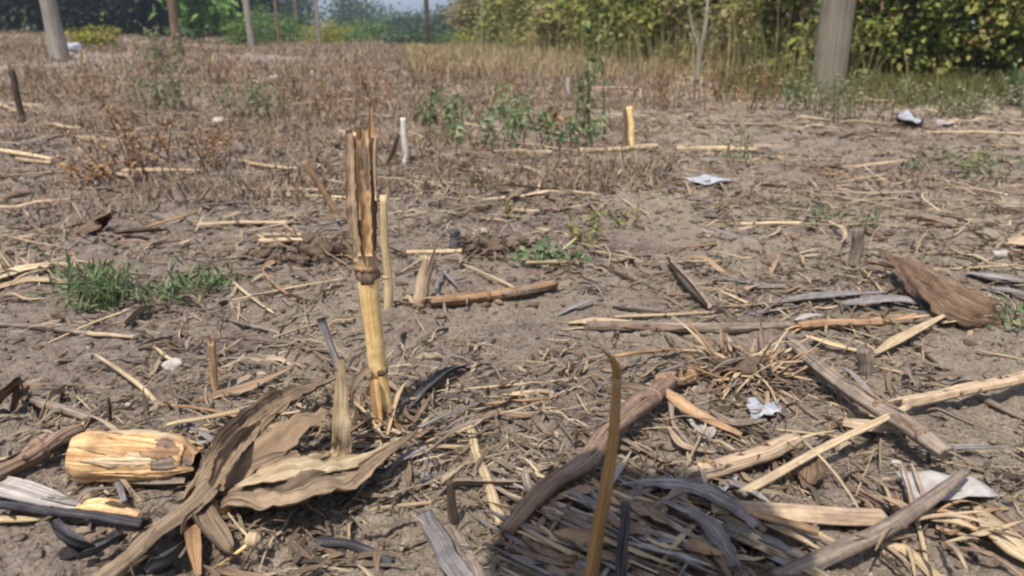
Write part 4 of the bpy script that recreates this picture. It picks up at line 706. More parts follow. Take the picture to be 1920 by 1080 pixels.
for j in range(9):
    a = -0.9+j*0.56; dr = S_*math.cos(a)+U_*math.sin(a); rg_ = np.random.default_rng(j+50); l0, l1 = rg_.uniform(.66, .84), rg_.uniform(1.0, 1.12)
    pp = [A0+(A1-A0)*t_+dr*rad*q for t_, rad in ((l0, 47), (l0*.5+l1*.5, 42), (l1, 22*rg_.uniform(.5, 1.2)))]
    part('dark_husk_end', ear, blade(pp, [20*q, 34*q, 36*q, 30*q], up=dr, cup=-.3, ribs=.08, n=16, m=9, seed=70+j, ragged=.3, ripple=.05), [M_BRN, M_BRS, M_GRY, M_ORS][j % 4])
leaf('husk_leaf', None, [(150, 902, .004), (230, 904, .004), (330, 905, .004)], [10, 24, 20, 8], M_PAL, parent=ear, cup=-.3)
leaf('husk_scrap', 'small yellow husk scrap below the orange ear', [(145, 945, .008), (190, 935, .016), (262, 962, .006)], [22, 42, 40, 14], M_ORG, 'husk', cup=-.3, ribs=.08)
leaf('husk_scrap', 'thin curved pale husk rim below the orange ear', [(146, 940, .014), (165, 922, .02), (212, 915, .012)], [10, 14, 12, 5], M_GRY, 'husk', cup=.3)
leaf('husk_scrap', 'pale grey husk scrap at the right end of the ear', [(350, 838, .006), (372, 832, .012), (398, 826, .004)], [10, 20, 18, 8], M_WHT, 'husk')
b = G(500, 1028); t = empty('dry_pod', b); tag(t, 'small cream pod on a thin yellow stem, bottom left', 'pod')
part('pod', t, lump(G(474, 1012, .03), np.array([.0085, .0085, .0075]), 3, .12), M_HSL)
part('stem', t, tube([G(474, 1014, .03), G(440, 1040, .016), G(408, 1062, .004)], [.002, .0018, .0016], 6, 8), M_YEL)
part('stem', t, tube([G(468, 1008, .03), G(450, 990, .03), G(428, 962, .03)], [.0014, .0014, .001], 6, 8), M_PAL)

# ---- big brown leaf and ashen leaves, right
bl = G(1800, 610); brn = empty('maize_leaf', bl); tag(brn, 'big dark brown folded leaf standing up at the right', 'leaf')
UPB = (-.25, -.75, .6)
leaf('blade', None, [(1645, 468, .045), (1690, 492, .05), (1760, 540, .045), (1830, 582, .025), (1890, 604, .004)], [3, 22, 74, 88, 62, 14], M_LBR, parent=brn, up=UPB, cup=-.15, ribs=.10, n=40, m=17, pleat=.10, ragged=.15, crumple=.2)
leaf('blade', None, [(1680, 505, .035), (1740, 552, .035), (1800, 590, .02), (1862, 606, .004)], [3, 20, 50, 44, 10], M_LBR, parent=brn, up=UPB, cup=.1, ribs=.12, n=30, m=13, pleat=.12, ragged=.2, crumple=.2)
leaf('blade', None, [(1700, 482, .055), (1770, 520, .055), (1845, 572, .03)], [3, 14, 22, 8], M_HSK, parent=brn, up=UPB, cup=-.2, ribs=.12, n=26, m=11, pleat=.12, ragged=.2, crumple=.2)
leaf('torn_strip', None, [(1625, 492, .012), (1660, 500, .02), (1705, 512, .03)], [10, 22, 20, 10], M_ORS, parent=brn, cup=.3)
for j, (pts, wv, mt, lb) in enumerate([([(1405, 590), (1500, 572), (1620, 556)], 26, M_ASH, 'long ashen leaf fanning out left of the big brown leaf, lowest'), ([(1420, 575, .004), (1540, 556, .008), (1660, 548, .006)], 30, M_ASH, 'long ashen leaf fanning out left of the big brown leaf, middle'), ([(1400, 540), (1480, 538, .008), (1560, 546)], 24, M_GRY, 'ashen leaf fanning out left of the big brown leaf, uppermost'),
        ([(1580, 570, .01), (1680, 562, .012), (1770, 580, .004)], 34, M_ASH, 'wide ashen leaf under the big brown leaf'), ([(1815, 512, .004), (1870, 520, .01), (1945, 530, .004)], 34, M_ASH, 'bluish grey leaf sheet at the right edge'), ([(1840, 540), (1890, 545, .006), (1945, 560)], 20, M_ASH, 'narrow grey leaf under the bluish sheet at the right edge')]):
    leaf('ashen_leaf', lb, pts, wv, mt, cup=.12, ribs=.08)
leaf('bleached_leaf', 'white scrap on the long brown stalk', [(1492, 600, .016), (1520, 592, .018), (1545, 592, .012)], [6, 16, 14, 6], M_WHT)
leaf('bleached_leaf', 'white pointed husk tip under the big brown leaf', [(1765, 606, .006), (1795, 600, .012), (1818, 597, .004)], [8, 20, 16, 6], M_HSL)
leaf('dry_leaf', 'brown triangular leaf scrap below the thin yellow straw', [(1505, 845, .02), (1518, 880, .018), (1510, 916, .002)], [30, 62, 50, 10], M_LBR, cup=.2, ragged=.2)
leaf('dry_leaf', 'small brown tent shaped leaf left of the dead bush', [(122, 444, .004), (170, 412, .03), (206, 398, .05)], [26, 52, 40, 8], M_LBR, cup=-.4, twist=.5)
leaf('dry_leaf', 'dark curled leaf right of the small tent shaped leaf', [(212, 440, .004), (265, 436, .012), (314, 432, .004)], [10, 20, 18, 6], M_DRK, cup=.4)
leaf('dry_leaf', 'dark curled leaf at the left edge above the brown stalk', [(-12, 775, .004), (10, 745, .03), (34, 730, .03), (20, 770, .012)], [20, 34, 34, 14], M_LBR, cup=.5, twist=[0, .6, 1.2])
leaf('dry_leaf', 'dark hooked leaf in front of the left green weed', [(232, 612, .004), (262, 590, .012), (290, 575, .012)], [12, 24, 20, 6], M_GRY, cup=.5, twist=.5)
leaf('dry_leaf', 'beige leaf heap edge at the left side, upper layer', [(-20, 520, .01), (40, 498, .02), (120, 492, .008)], [20, 34, 26, 8], M_PAL, cup=-.2)
leaf('dry_leaf', 'beige leaf heap edge at the left side, lower layer', [(-20, 540, .004), (60, 520, .01), (150, 528, .004)], [14, 24, 22, 6], M_HSL, cup=-.2)
leaf('dry_leaf', 'pale beige husk in the lower right corner', [(1835, 950, .01), (1890, 1000, .02), (1960, 1055, .01)], [20, 60, 70, 40], M_HSL, cup=-.2, ribs=.07)
leaf('dry_leaf', 'beige husk lump at the right edge, mid height', [(1888, 448, .02), (1915, 442, .03), (1950, 455, .01)], [16, 34, 34, 14], M_PNK, cup=-.4)
leaf('dry_leaf', 'pinkish pale husk chunk under the thin yellow straw', [(1582, 785, .012), (1640, 790, .018), (1700, 802, .012)], [28, 40, 36, 18], M_PNK, cup=-.3, lift=.01)
leaf('dry_leaf', 'thin cream strip below the pinkish husk chunk', [(1612, 822), (1655, 826, .004), (1698, 830)], [6, 14, 12, 5], M_HSL)
leaf('dry_leaf', 'narrow beige leaf curving left of the white chip', [(1330, 770, .012), (1375, 800, .012), (1440, 790, .006)], [10, 22, 26, 10], M_GRY, cup=.4)
leaf('dry_leaf', 'curved beige strip below the folded white scrap', [(1252, 800, .012), (1280, 838, .012), (1338, 850, .004)], [6, 16, 16, 6], M_PNK, cup=.3)
stalk('charred_stick', 'curved charred stick near the bottom edge, left of centre', 'stick', [(596, 1012), (660, 1022, .006), (735, 1058)], [20, 22], M_CHR, flat=.7)
leaf('black_leaf', 'black charred leaf ribbon curving at the bottom left, upper one', [(96, 968, .004), (108, 1000, .012), (140, 1022, .014), (185, 1030, .004)], [10, 30, 32, 8], M_CHR, cup=.5, ribs=.12, twist=[.2, .6, .2])
leaf('black_leaf', 'black charred leaf ribbon curving at the bottom left, lower one', [(150, 1048, .004), (190, 1030, .016), (232, 1004, .006)], [14, 34, 30, 8], M_CHR, cup=.4, ribs=.12, twist=.4)
leaf('black_leaf', 'black charred leaf under the husk shank at the bottom', [(280, 1075, .004), (320, 1055, .018), (352, 1015, .01)], [20, 50, 40, 10], M_CHR, cup=.5, ribs=.12, twist=.5)
leaf('black_leaf', 'blue black ragged leaf strip behind the foot of the tallest stub', [(762, 772, .004), (800, 735, .014), (840, 702, .012), (884, 682, .004)], [8, 26, 30, 6], M_CHR, cup=.3, ribs=.2, twist=[.2, .5, .1], ragged=.3, pleat=.1)  # ragged blue black strip running back and right from the stub foot
for j, (x, y, s_) in enumerate([(128, 1040, .008), (215, 1010, .007), (300, 1064, .010), (640, 1040, .006)]):
    c = G(x, y); thing('charcoal_lump', lump(c+np.array([0, 0, s_*.3]), (s_*1.4, s_, s_*.7), 60+j, .4, 3), M_CHC, ['small charred crumb below the upper charred ribbon', 'small charred crumb above the lower charred ribbon', 'charred crumb beside the husk shank', 'tiny charred crumb under the curved charred stick'][j], 'lump')
for j, (x, y, s_) in enumerate([(485, 482, .028), (520, 490, .024), (560, 492, .03), (600, 490, .026), (640, 470, .03), (620, 450, .034), (585, 462, .036), (650, 492, .02)]):
    c = G(x, y); s_ *= .62; thing('earth_clod', lump(c+np.array([0, 0, s_*.1]), (s_*1.3, s_, s_*.8), 80+j, .6, 4), M_CLDK, ['leftmost dark clod of the earth mound', 'dark clod second from the left on the earth mound', 'dark clod in the middle front of the earth mound', 'dark clod right of the middle front of the earth mound', 'dark clod nearest the tallest stub', 'highest dark clod on the earth mound', 'dark clod in the heart of the earth mound', 'small dark clod at the right foot of the earth mound'][j], 'clod', 'dark clods of the mound left of the tallest stub')
for j, (x, y, s_) in enumerate([(880, 470, .02), (905, 455, .024), (960, 468, .02), (985, 455, .018), (1310, 388, .02)]):
    c = G(x, y); s_ *= .75; thing('earth_clod', lump(c+np.array([0, 0, s_*.1]), (s_*1.3, s_, s_*.8), 95+j, .6, 4), M_CLDK, ['dark clod nearest the bent stub', 'dark clod behind the lying yellow stalk', 'dark clod left of the small green sprout', 'dark clod touching the small green sprout', 'lone brown clod beyond the bare soil, right of centre'][j], 'clod', 'dark clods behind the lying yellow stalk')

# ---- pale scraps of plastic and paper
def sheet(label, quad, mat, name='plastic_scrap', h=.006, cat='scrap', seed=0, bumpy=.006):
    """a thin crumpled sheet spanned between four pixel corners"""
    c = [G(x, y, h) for x, y in quad]; n = 9; rg = np.random.default_rng(seed); V = []; UV = []; ph = rg.uniform(0, 6, 4)
    for i in range(n):
        for j in range(n):
            s, t_ = i/(n-1), j/(n-1); e = 0.05*(rg.uniform(-1, 1) if i in (0, n-1) or j in (0, n-1) else 0)
            p = (c[0]*(1-s)+c[1]*s)*(1-t_)+(c[3]*(1-s)+c[2]*s)*t_; p = p+(c[1]-c[0])*e+(c[3]-c[0])*e*.5
            p[2] += bumpy*(math.sin(s*5+ph[0])*math.sin(t_*4+ph[1])+.5*math.sin(s*11+t_*6+ph[2])); V.append(p); UV.append((s*.05, t_*.05))
    F = [(i*n+j, (i+1)*n+j, (i+1)*n+j+1, i*n+j+1) for i in range(n-1) for j in range(n-1)]; m_ = len(V)
    V = np.array(V+[v-np.array([0, 0, .0008]) for v in V]); rim = [j for j in range(n)]+[i*n+n-1 for i in range(1, n)]+[(n-1)*n+j for j in range(n-2, -1, -1)]+[i*n for i in range(n-2, 0, -1)]
    F = F+[tuple(x+m_ for x in reversed(f)) for f in F]+[(rim[i-1], rim[i], rim[i]+m_, rim[i-1]+m_) for i in range(len(rim))]
    return thing(name, (V, F, np.array(UV+UV)), mat, label, cat, seed and None)
M_PAP = rock_mat('dusty_paper', C(140, 132, 126), C(192, 184, 178), 60, .9, .3)
sheet('whitish flat sheet under the long grey stick, lower right', [(1678, 885), (1790, 885), (1872, 925), (1720, 945)], M_PAP, seed=1, h=.016, bumpy=.004)
sheet('white grey chip above the reddish brown stalk', [(1398, 750), (1462, 748), (1466, 775), (1412, 782)], M_PLS, seed=2, h=.01)
sheet('folded white scrap right of the thickest stalk', [(1284, 782), (1318, 775), (1345, 815), (1318, 830)], M_WHT, 'paper_scrap', seed=3, h=.012)
sheet('bluish grey scrap left of the thin yellow straw', [(1336, 898), (1372, 888), (1384, 912), (1356, 922)], M_PLS, seed=4)
sheet('white bluish plate lying on bare soil, mid distance', [(1282, 334), (1318, 327), (1378, 336), (1322, 345)], M_PLS, seed=5, h=.014, bumpy=.004)
sheet('white curved plastic near the thick grey pole', [(1676, 214), (1698, 210), (1738, 226), (1715, 232)], M_PLS, seed=6, h=.03, bumpy=.02)
sheet('pale strip right of the white curved plastic', [(1752, 226), (1786, 224), (1792, 232), (1758, 234)], M_PAP, 'paper_scrap', seed=7, h=.01)
for j, (x, y, s_, lb) in enumerate([(1876, 484, .016, 'white crumpled lump at the right edge'), (324, 690, .011, 'pale yellowish chip left of the thin orange stub'), (296, 176, .05, 'white chip far off left of centre'), (410, 232, .03, 'tiny white chip beyond the dead brown bush'), (135, 100, .16, 'grey white bundle at the foot of the thick pale pole'), (518, 152, .05, 'small white chip far off in the dry weeds'), (130, 108, .07, 'white lump below the grey bundle by the pale pole'), (1680, 872, .006, 'tiny white pebble above the whitish flat sheet')]):
    c = G(x, y); thing('pale_lump', lump(c+np.array([0, 0, s_*.5]), (s_*1.2, s_, s_*.8), 120+j, .4, 3), M_STN if j != 4 else rock_mat('grey_bundle', C(140, 144, 150), C(190, 192, 196), 12), lb, 'lump')

# ---- straw clump with roots, and the leaf heap at the bottom
def straw_clump(name, label, c_px, rx, ry, n, mats, seed, L0=.03, L1=.10, hz=.03, base=None):
    rg = np.random.default_rng(seed); c = G(*c_px); t = empty(name, c); tag(t, label, 'clump')
    if base: part('root_ball', t, lump(c, (rx*.42, ry*.5, hz*.7), seed, .55, 4), base)
    for i in range(n):
        a = rg.uniform(0, 6.28); q_ = math.sqrt(rg.uniform(0, 1)); p = c+np.array([math.cos(a)*rx*q_*.7, math.sin(a)*ry*q_*.7, 0]); p[2] = float(Hs(p[0], p[1]))+hz*(1-q_)*rg.uniform(.3, 1)
        b_ = a+rg.normal(0, .9); ln = rg.uniform(L0, L1); d = np.array([math.cos(b_), math.sin(b_), rg.normal(.1, .35)]); e = p+d*ln; e[2] = max(e[2], float(Hs(e[0], e[1]))+.003)
        part('straw', t, blade([p, (p+e)/2+np.array([0, 0, ln*.12*rg.uniform(-.5, 1.5)]), e], [.004*rg.uniform(.5, 1.6), .005*rg.uniform(.6, 1.5), .0015], n=7, m=4, seed=i, twist=[0, rg.normal(0, .6)]), mats[rg.integers(len(mats))])
    return t
straw_clump('root_clump', 'orange brown straw and root clump right of the centre', (1400, 700), .10, .065, 150, [M_ORS, M_PAL, M_BRN, M_PAL, M_PNK, M_GRY, M_BRS], 1, base=M_CLDK)
straw_clump('straw_clump', 'tangle of orange straw in the lower right', (1720, 1000), .07, .05, 46, [M_ORS, M_PAL, M_PNK, M_BRN], 2, hz=.018)
straw_clump('straw_clump', 'pale straw tangle around the foot of the tallest stub', (770, 830), .07, .045, 40, [M_PAL, M_HSL, M_GRY, M_BRN], 3, hz=.012)
straw_clump('straw_clump', 'loose beige straw tangle at the left edge, mid height', (60, 510), .10, .05, 40, [M_PAL, M_GRY, M_HSL], 4, hz=.02, L1=.13)
straw_clump('root_clump', 'dark fibrous root mass on the mound left of the tallest stub', (590, 470), .13, .05, 70, [M_BRN, M_DRK, M_GRY, M_LBR, M_ORS], 5, L1=.08, hz=.05, base=M_CLDK)
straw_clump('root_clump', 'dark fibrous root mass behind the lying yellow stalk', (915, 465), .12, .05, 60, [M_BRN, M_DRK, M_GRY, M_LBR], 6, L1=.07, hz=.035, base=M_CLDK)
hc = G(1200, 1000); heap = empty('leaf_heap', hc); tag(heap, 'grey heap of flattened maize leaves in shade at the bottom', 'heap')
rg = np.random.default_rng(77)
part('matted_base', heap, lump(G(1200, 1015, .0), (.10, .05, .012), 5, .35, 4), M_CLDK)
for i in range(34):
    x = rg.uniform(1000, 1420); y = rg.uniform(915, 1100); h = .010+.030*math.exp(-((x-1190)/170)**2-((y-1010)/80)**2)*rg.uniform(.5, 1.1); a_ = rg.normal(.42, .5); ln = rg.uniform(40, 110)
    leaf('leaf_scrap', None, [(x-ln*.5, y-ln*.5*a_, h), (x, y, h+.004), (x+ln*.5, y+ln*.5*a_, h)], [rg.uniform(6, 16), rg.uniform(18, 40), rg.uniform(16, 36), rg.uniform(4, 14)], [M_ASH, M_GRY, M_HSK, M_BRN, M_HSB][i % 5], parent=heap, cup=rg.uniform(-.3, .3), ribs=.12, twist=rg.normal(0, .4), n=12, m=9, ragged=.3, crumple=.35, pleat=.1)
for i in range(165):
    x = rg.uniform(985, 1340); y = rg.uniform(905, 1110); h = .008+.024*math.exp(-((x-1190)/170)**2-((y-1010)/80)**2)*rg.uniform(.4, 1.2); ln = rg.uniform(80, 240); sl = rg.normal(.42, .08)
    if i % 14 == 4: sl = rg.normal(-1.2, .5); ln *= .6
    leaf('leaf', None, [(x-ln*.5, y-ln*.5*sl, h*.7), (x, y+rg.normal(0, 5), h+.006), (x+ln*.5, y+ln*.5*sl, h*.6)], [3, rg.uniform(4, 16), rg.uniform(4, 15), 3], [M_ASH, M_GRY, M_HSL, M_BRN, M_WHT, M_ASH, M_HSK, M_PAL][i % 8], parent=heap, cup=rg.uniform(-.4, .4), ribs=.10, twist=rg.normal(0, .45), n=12, m=6, ragged=.25, crumple=.2)
leaf('leaf', None, [(1165, 905, .02), (1260, 898, .03), (1350, 925, .03), (1420, 985, .02)], [8, 34, 46, 38, 14], M_ASH, parent=heap, cup=-.3, n=26, m=13, ribs=.1, pleat=.12, ragged=.2, crumple=.25)
leaf('leaf', None, [(1240, 935, .035), (1330, 980, .035), (1380, 1060, .02)], [8, 34, 46, 26], M_ASH, parent=heap, cup=-.25, n=26, m=13, ribs=.1, pleat=.12, ragged=.2, crumple=.25)
for i in range(16):
    x = rg.uniform(1380, 1520); y = rg.uniform(960, 1070); ln = rg.uniform(80, 170)
    leaf('straw_leaf', None, [(x-ln*.5, y-ln*.2, .006), (x, y, .014), (x+ln*.5, y+ln*.26, .006)], [5, rg.uniform(10, 26), rg.uniform(8, 22), 4], [M_PAL, M_GRY, M_HSL, M_ASH][i % 4], parent=heap, cup=.2, n=12, m=6)

LAND = [('the tallest stub', 722, 790), ('the large grey husk', 520, 880), ('the orange ear', 240, 900), ('the grey leaf heap', 1200, 1000), ('the thickest stalk', 1150, 800), ('the orange root clump', 1400, 700), ('the thick sloping grey stalk', 1640, 750), ('the big brown leaf', 1780, 580),
    ('the left green weed', 190, 560), ('the low right green weed', 330, 552), ('the thin orange stub', 404, 734), ('the dark earth mound', 570, 480), ('the bent short stub', 785, 560), ('the lying yellow stalk', 950, 552), ('the small green sprout', 1040, 498), ('the pale grey stub', 1605, 497), ('the white plate', 1325, 336),
    ('the dead brown bush', 330, 315), ('the white bleached stub', 760, 306), ('the dark green weeds', 950, 270), ('the far pair of stubs', 1180, 276), ('the thin left straw', 110, 616), ('the long brown stalk', 1280, 612), ('the beige half pipe sheath', 1500, 950), ('the whitish flat sheet', 1770, 915), ('the pinkish right stalk', 1830, 725),
    ('the tent shaped leaf', 165, 430), ('the curved pale grey leaf', 1290, 540), ('the low right sprouts', 1570, 424), ('the ashen leaves', 1560, 560), ('the tall green weed', 1088, 250), ('the forked pale straw', 910, 890), ('the lilac grey stalk', 840, 1030), ('the charred ribbons', 165, 1020), ('the thin dark twig', 1180, 522), ('the far dark twig', 870, 388)]
LANDP = np.array([G(x_, y_)[:2] for _, x_, y_ in LAND])
def near(p):
    d = LANDP-np.asarray(p)[:2]; i = int(np.argmin((d**2).sum(1)/np.maximum(.3, LANDP[:, 1]))); dx, dy = -d[i]
    side = ('right of ' if dx > 0 else 'left of ') if abs(dx) > abs(dy) else ('behind ' if dy > 0 else 'in front of '); return side+LAND[i][0]
COLW = {'grey_husk': 'grey brown', 'grey_stalk': 'grey', 'ashen_leaf': 'ashen', 'light_husk': 'cream', 'brown_stalk': 'brown', 'pinkish_stalk': 'pinkish', 'brown_leaf': 'dark brown', 'beige_husk': 'beige', 'pale_straw': 'pale', 'dark_twig': 'dark', 'orange_stalk': 'orange brown'}
# ---- loose leaf scraps and straw pieces near the camera, each one its own
rg = np.random.default_rng(31); protoL = []; protoS = []
for v in range(12):
    ln = rg.uniform(.05, .13); P = [np.array([-ln/2, 0, .002]), np.array([-ln*.1, rg.normal(0, .006), rg.uniform(.003, .012)]), np.array([ln*.25, rg.normal(0, .006), rg.uniform(.002, .01)]), np.array([ln/2, rg.normal(0, .012), .003])]
    V, F, UV = blade(P, [rg.uniform(.001, .004), rg.uniform(.004, .012), rg.uniform(.004, .011), .001], cup=rg.uniform(-.5, .5), ribs=.1, twist=[rg.normal(0, .5), rg.normal(0, .6)], n=10, m=6, seed=v, ragged=.25)
    protoL.append(mesh_data('leaf_scrap', V, F, [M_HSK, M_GRY, M_ASH, M_HSL, M_BRN, M_PNK, M_LBR, M_HSK, M_GRY, M_HSB, M_BRN, M_ASH][v], UV))
    ln = rg.uniform(.06, .20); r_ = rg.uniform(.0012, .0034); P = [np.array([-ln/2, 0, r_*.6]), np.array([0, rg.normal(0, .006), r_*rg.uniform(.6, 2.4)]), np.array([ln/2, 0, r_*.6])]
    V, F, UV = tube(P, [r_, r_, r_*.7], 8, 9, .7, .1, r_*.3, True, v); protoS.append(mesh_data('straw_piece', V, F, [M_PAL, M_GRY, M_BRN, M_HSL, M_PNK, M_DRK, M_PAL, M_GRY, M_ASH, M_BRN, M_ORS, M_PAL][v], UV))
def sprinkle(name, protos, n, label, cat, group, r0, r1, pw, s0, s1):
    xy = wedge(n, r0, r1, -36, 36, rg, pw); P = on_ground(xy, False)
    for i in range(n):
        o = bpy.data.objects.new(name, protos[i % len(protos)]); col.objects.link(o); o.location = P[i]+np.array([0, 0, .004]); s = rg.uniform(s0, s1); o.scale = (s, s, s)
        o.rotation_euler = (rg.normal(0, .15), rg.normal(0, .12), rg.uniform(0, 6.28)); tag(o, f"{'long' if s > 1.25 else 'short' if s < .95 else 'plain'} {COLW[o.data.materials[0].name]} {label} {near(P[i])}", cat, group)
sprinkle('leaf_scrap', protoL, 230, 'torn leaf scrap', 'leaf scrap', 'loose leaf scraps on the soil', .6, 3.2, 1.3, .7, 1.6)
sprinkle('straw_piece', protoS, 200, 'broken straw piece', 'straw piece', 'loose straw pieces on the soil', .6, 3.6, 1.3, .7, 1.6)

# ---- weeds
weed('green_weed', 'green weed clump left of the two on the left side', 'weed', G(190, 560), .058, .12, 20, LF_WEED, STEM_G, 0.036, 14, seed=1, aspect=.16, droop=-.7)
weed('green_weed', 'smaller green tuft at the front of the left weed clump', 'weed', G(188, 578), .04, .09, 14, LF_WEED, STEM_G, 0.032, 10, seed=2, aspect=.16, droop=-.7)
weed('green_weed', 'long low green weed clump right of the two on the left side', 'weed', G(330, 552), .042, .15, 18, LF_WEED, STEM_G, 0.034, 12, seed=3, aspect=.16, droop=-.7)
weed('green_weed', 'dark green weed clump beyond the centre, left one', 'weed', G(915, 276), .30, .40, 16, LF_WEED, STEM_G, 0.036, 14, seed=4, r=.003)
weed('green_weed', 'dark green weed clump beyond the centre, right one', 'weed', G(1000, 250), .24, .40, 14, LF_WEED, STEM_G, 0.036, 14, seed=5, r=.003)
weed('green_weed', 'tall green weed standing above the others, right of centre', 'weed', G(1088, 250), .58, .30, 8, LF_WEED, STEM_G, 0.042, 13, seed=6, r=.004)
weed('green_weed', 'low green weed between the tall weed and the far pair of stubs', 'weed', G(1085, 276), .16, .28, 10, LF_WEED, STEM_G, 0.039, 11, seed=7, r=.0025)
weed('green_weed', 'small green sprout near the end of the lying yellow stalk', 'weed', G(1040, 498), .055, .11, 10, LF_WEED, STEM_G, 0.024, 12, seed=8)
weed('green_weed', 'thin olive sprig behind the small green sprout', 'weed', G(1085, 455), .07, .10, 7, LF_OLIVE, STEM_G, .016, 12, seed=9)
weed('green_weed', 'olive sprig in the bare soil above the small green sprout', 'weed', G(955, 405), .06, .05, 4, LF_OLIVE, STEM_G, .016, 10, seed=10)
weed('green_weed', 'sparse olive sprig right of the lone middle sprig', 'weed', G(1130, 425), .09, .18, 8, LF_OLIVE, STEM_G, .018, 10, seed=11)
weed('green_weed', 'low green sprouts mid right behind the thin pale straw', 'weed', G(1570, 424), .07, .22, 12, LF_WEED, STEM_G, 0.017, 8, seed=12)
weed('green_weed', 'green tuft at the right tip of the big brown leaf', 'weed', G(1888, 608), .05, .07, 10, LF_WEED, STEM_G, 0.016, 8, seed=13)
weed('green_weed', 'small dark sprig in front of the thick pale straw', 'weed', G(1384, 300), .14, .14, 8, LF_WEED, STEM_G, 0.023, 7, seed=14, r=.002)
weed('green_weed', 'green weed at the left foot of the thick grey pole', 'weed', G(1492, 205), .34, .38, 14, LF_WEED, STEM_G, .035, 14, seed=15, r=.003)
weed('green_weed', 'grey green weed at the right foot of the thick grey pole', 'weed', G(1575, 226), .30, .5, 18, LF_GREY, STEM_G, .03, 18, seed=16, r=.003)
weed('green_weed', 'round grey green weed clump right of the thick pole', 'weed', G(1790, 218), .22, .55, 20, LF_GREY, STEM_G, .03, 20, seed=17, r=.0025)
weed('green_weed', 'dark green weed cut by the right edge below the hedge', 'weed', G(1902, 198), .34, .35, 14, LF_WEED, STEM_G, 0.047, 13, seed=18, r=.003)
weed('green_weed', 'olive low weeds near the right edge, mid distance', 'weed', G(1820, 330), .10, .45, 14, LF_GREY, STEM_G, .03, 14, seed=19, r=.002)
weed('green_weed', 'grey green weed in the left field behind the dead bush', 'weed', G(315, 205), .28, .35, 14, LF_GREY, STEM_G, .04, 20, seed=20, r=.0025)
weed('green_weed', 'grey green weed left of the white bleached stub, farther off', 'weed', G(470, 225), .24, .35, 12, LF_GREY, STEM_G, .04, 18, seed=21, r=.0025)
weed('green_weed', 'green weed among the dry weeds below the brown trunk', 'weed', G(305, 140), .6, .7, 14, LF_GREY, STEM_G, .06, 22, seed=22, r=.004)
weed('green_weed', 'grey weed clump in the field right of the tallest stub top', 'weed', G(830, 232), .18, .3, 9, LF_GREY, STEM_G, .045, 20, seed=23, r=.003)
weed('dead_bush', 'dead brown bush left of the tallest stub, left half', 'bush', G(285, 318), .27, .36, 18, LF_DEAD, STEM_R, .022, 14, seed=30, r=.0022)
weed('dead_bush', 'dead brown bush left of the tallest stub, right half', 'bush', G(380, 312), .20, .40, 18, LF_DEAD, STEM_R, .020, 14, seed=31, r=.0022)
weed('dead_bush', 'dead brown sprigs low at the left before the dead bush', 'bush', G(160, 335), .10, .26, 10, LF_DEAD, STEM_R, .03, 12, seed=32, r=.002)
weed('dead_bush', 'reddish dead sprig right of the dark green weeds', 'bush', G(1042, 262), .2, .14, 6, LF_DEAD, STEM_R, .04, 10, seed=33, r=.003)
for i, (x, y, h_) in enumerate([(700, 205, .3), (560, 190, .32), (620, 230, .22), (60, 160, .35), (160, 190, .3), (1250, 200, .36), (1330, 190, .4), (1410, 205, .34), (960, 190, .34), (800, 175, .4), (430, 160, .4), (250, 150, .4)]):
    weed('dead_bush', ['dead weed behind the top of the tallest stub', 'dead weed in the field left of the tallest stub', 'low dead weed left of the tallest stub top', 'dead weed behind the dark leaning stake', 'dead weed between leaning stake and dead brown bush', 'dead weed behind the far pair of stubs', 'dead weed below the pale dead sapling', 'dead weed left of the thick grey pole, foreground', 'dead weed behind the dark green weeds', 'dead weed far behind the white bleached stub', 'dead weed far off under the slim pale pole', 'dead weed far off under the yellow bush'][i], 'weed', G(x, y), h_, h_*1.2, 12, LF_DEAD, STEM_R, .026, 14, 'dead brown weeds in the field', 40+i, .003)

# ---- the person taking the picture, behind the camera; their shadow falls at the bottom of the view
M_SKIN = rock_mat('skin', C(150, 104, 80), C(176, 128, 100), 30, .6, .1); M_SHIRT = rock_mat('shirt_cloth', C(70, 84, 110), C(90, 104, 130), 200, .9, .3, .001)
M_TROU = rock_mat('trouser_cloth', C(60, 58, 56), C(84, 80, 76), 200, .9, .3, .001); M_HAT = rock_mat('hat_straw', C(170, 146, 104), C(200, 178, 134), 150, .9, .4, .002)
def skin(name, parent, verts, edges, rad, mat, root=0):
    me = bpy.data.meshes.new(name); me.from_pydata([tuple(np.array(v)-np.array(parent.location)) for v in verts], edges, []); me.materials.append(mat)
    o = bpy.data.objects.new(name, me); col.objects.link(o); o.parent = parent; o.modifiers.new('skin', 'SKIN'); sv = me.skin_vertices[0].data
    for i, r_ in enumerate(rad): sv[i].radius = r_ if isinstance(r_, tuple) else (r_, r_)
    sv[root].use_root = True; sb = o.modifiers.new('smooth', 'SUBSURF'); sb.levels = 2; sb.render_levels = 2; return o
per = empty('person', (-.15, -.45, 0)); tag(per, 'person in a blue shirt and straw hat bending forward behind the camera', 'person')
J = dict(hip=(-0.190, -0.590, .90), waist=(-0.180, -0.460, 1.02), chest=(-0.160, -0.230, 1.17), neck=(-0.140, -0.070, 1.27), chin=(-0.135, -0.010, 1.30), head=(-0.130, 0.030, 1.36), crown=(-0.130, 0.040, 1.43),
    shr=(0.020, -0.180, 1.19), elr=(0.120, -0.210, .90), wrr=(0.020, -0.220, .64), har=(-0.010, -0.190, .58), shl=(-0.330, -0.180, 1.19), ell=(-0.440, -0.230, .92), wrl=(-0.320, -0.300, .70), hal=(-0.300, -0.290, .63),
    hr=(-0.100, -0.590, .88), kr=(-0.070, -0.460, .47), ar=(-0.090, -0.600, .09), hl=(-0.280, -0.590, .88), kl=(-0.310, -0.460, .47), al=(-0.290, -0.600, .09), tr=(-0.080, -0.460, .03), tl=(-0.310, -0.460, .03))
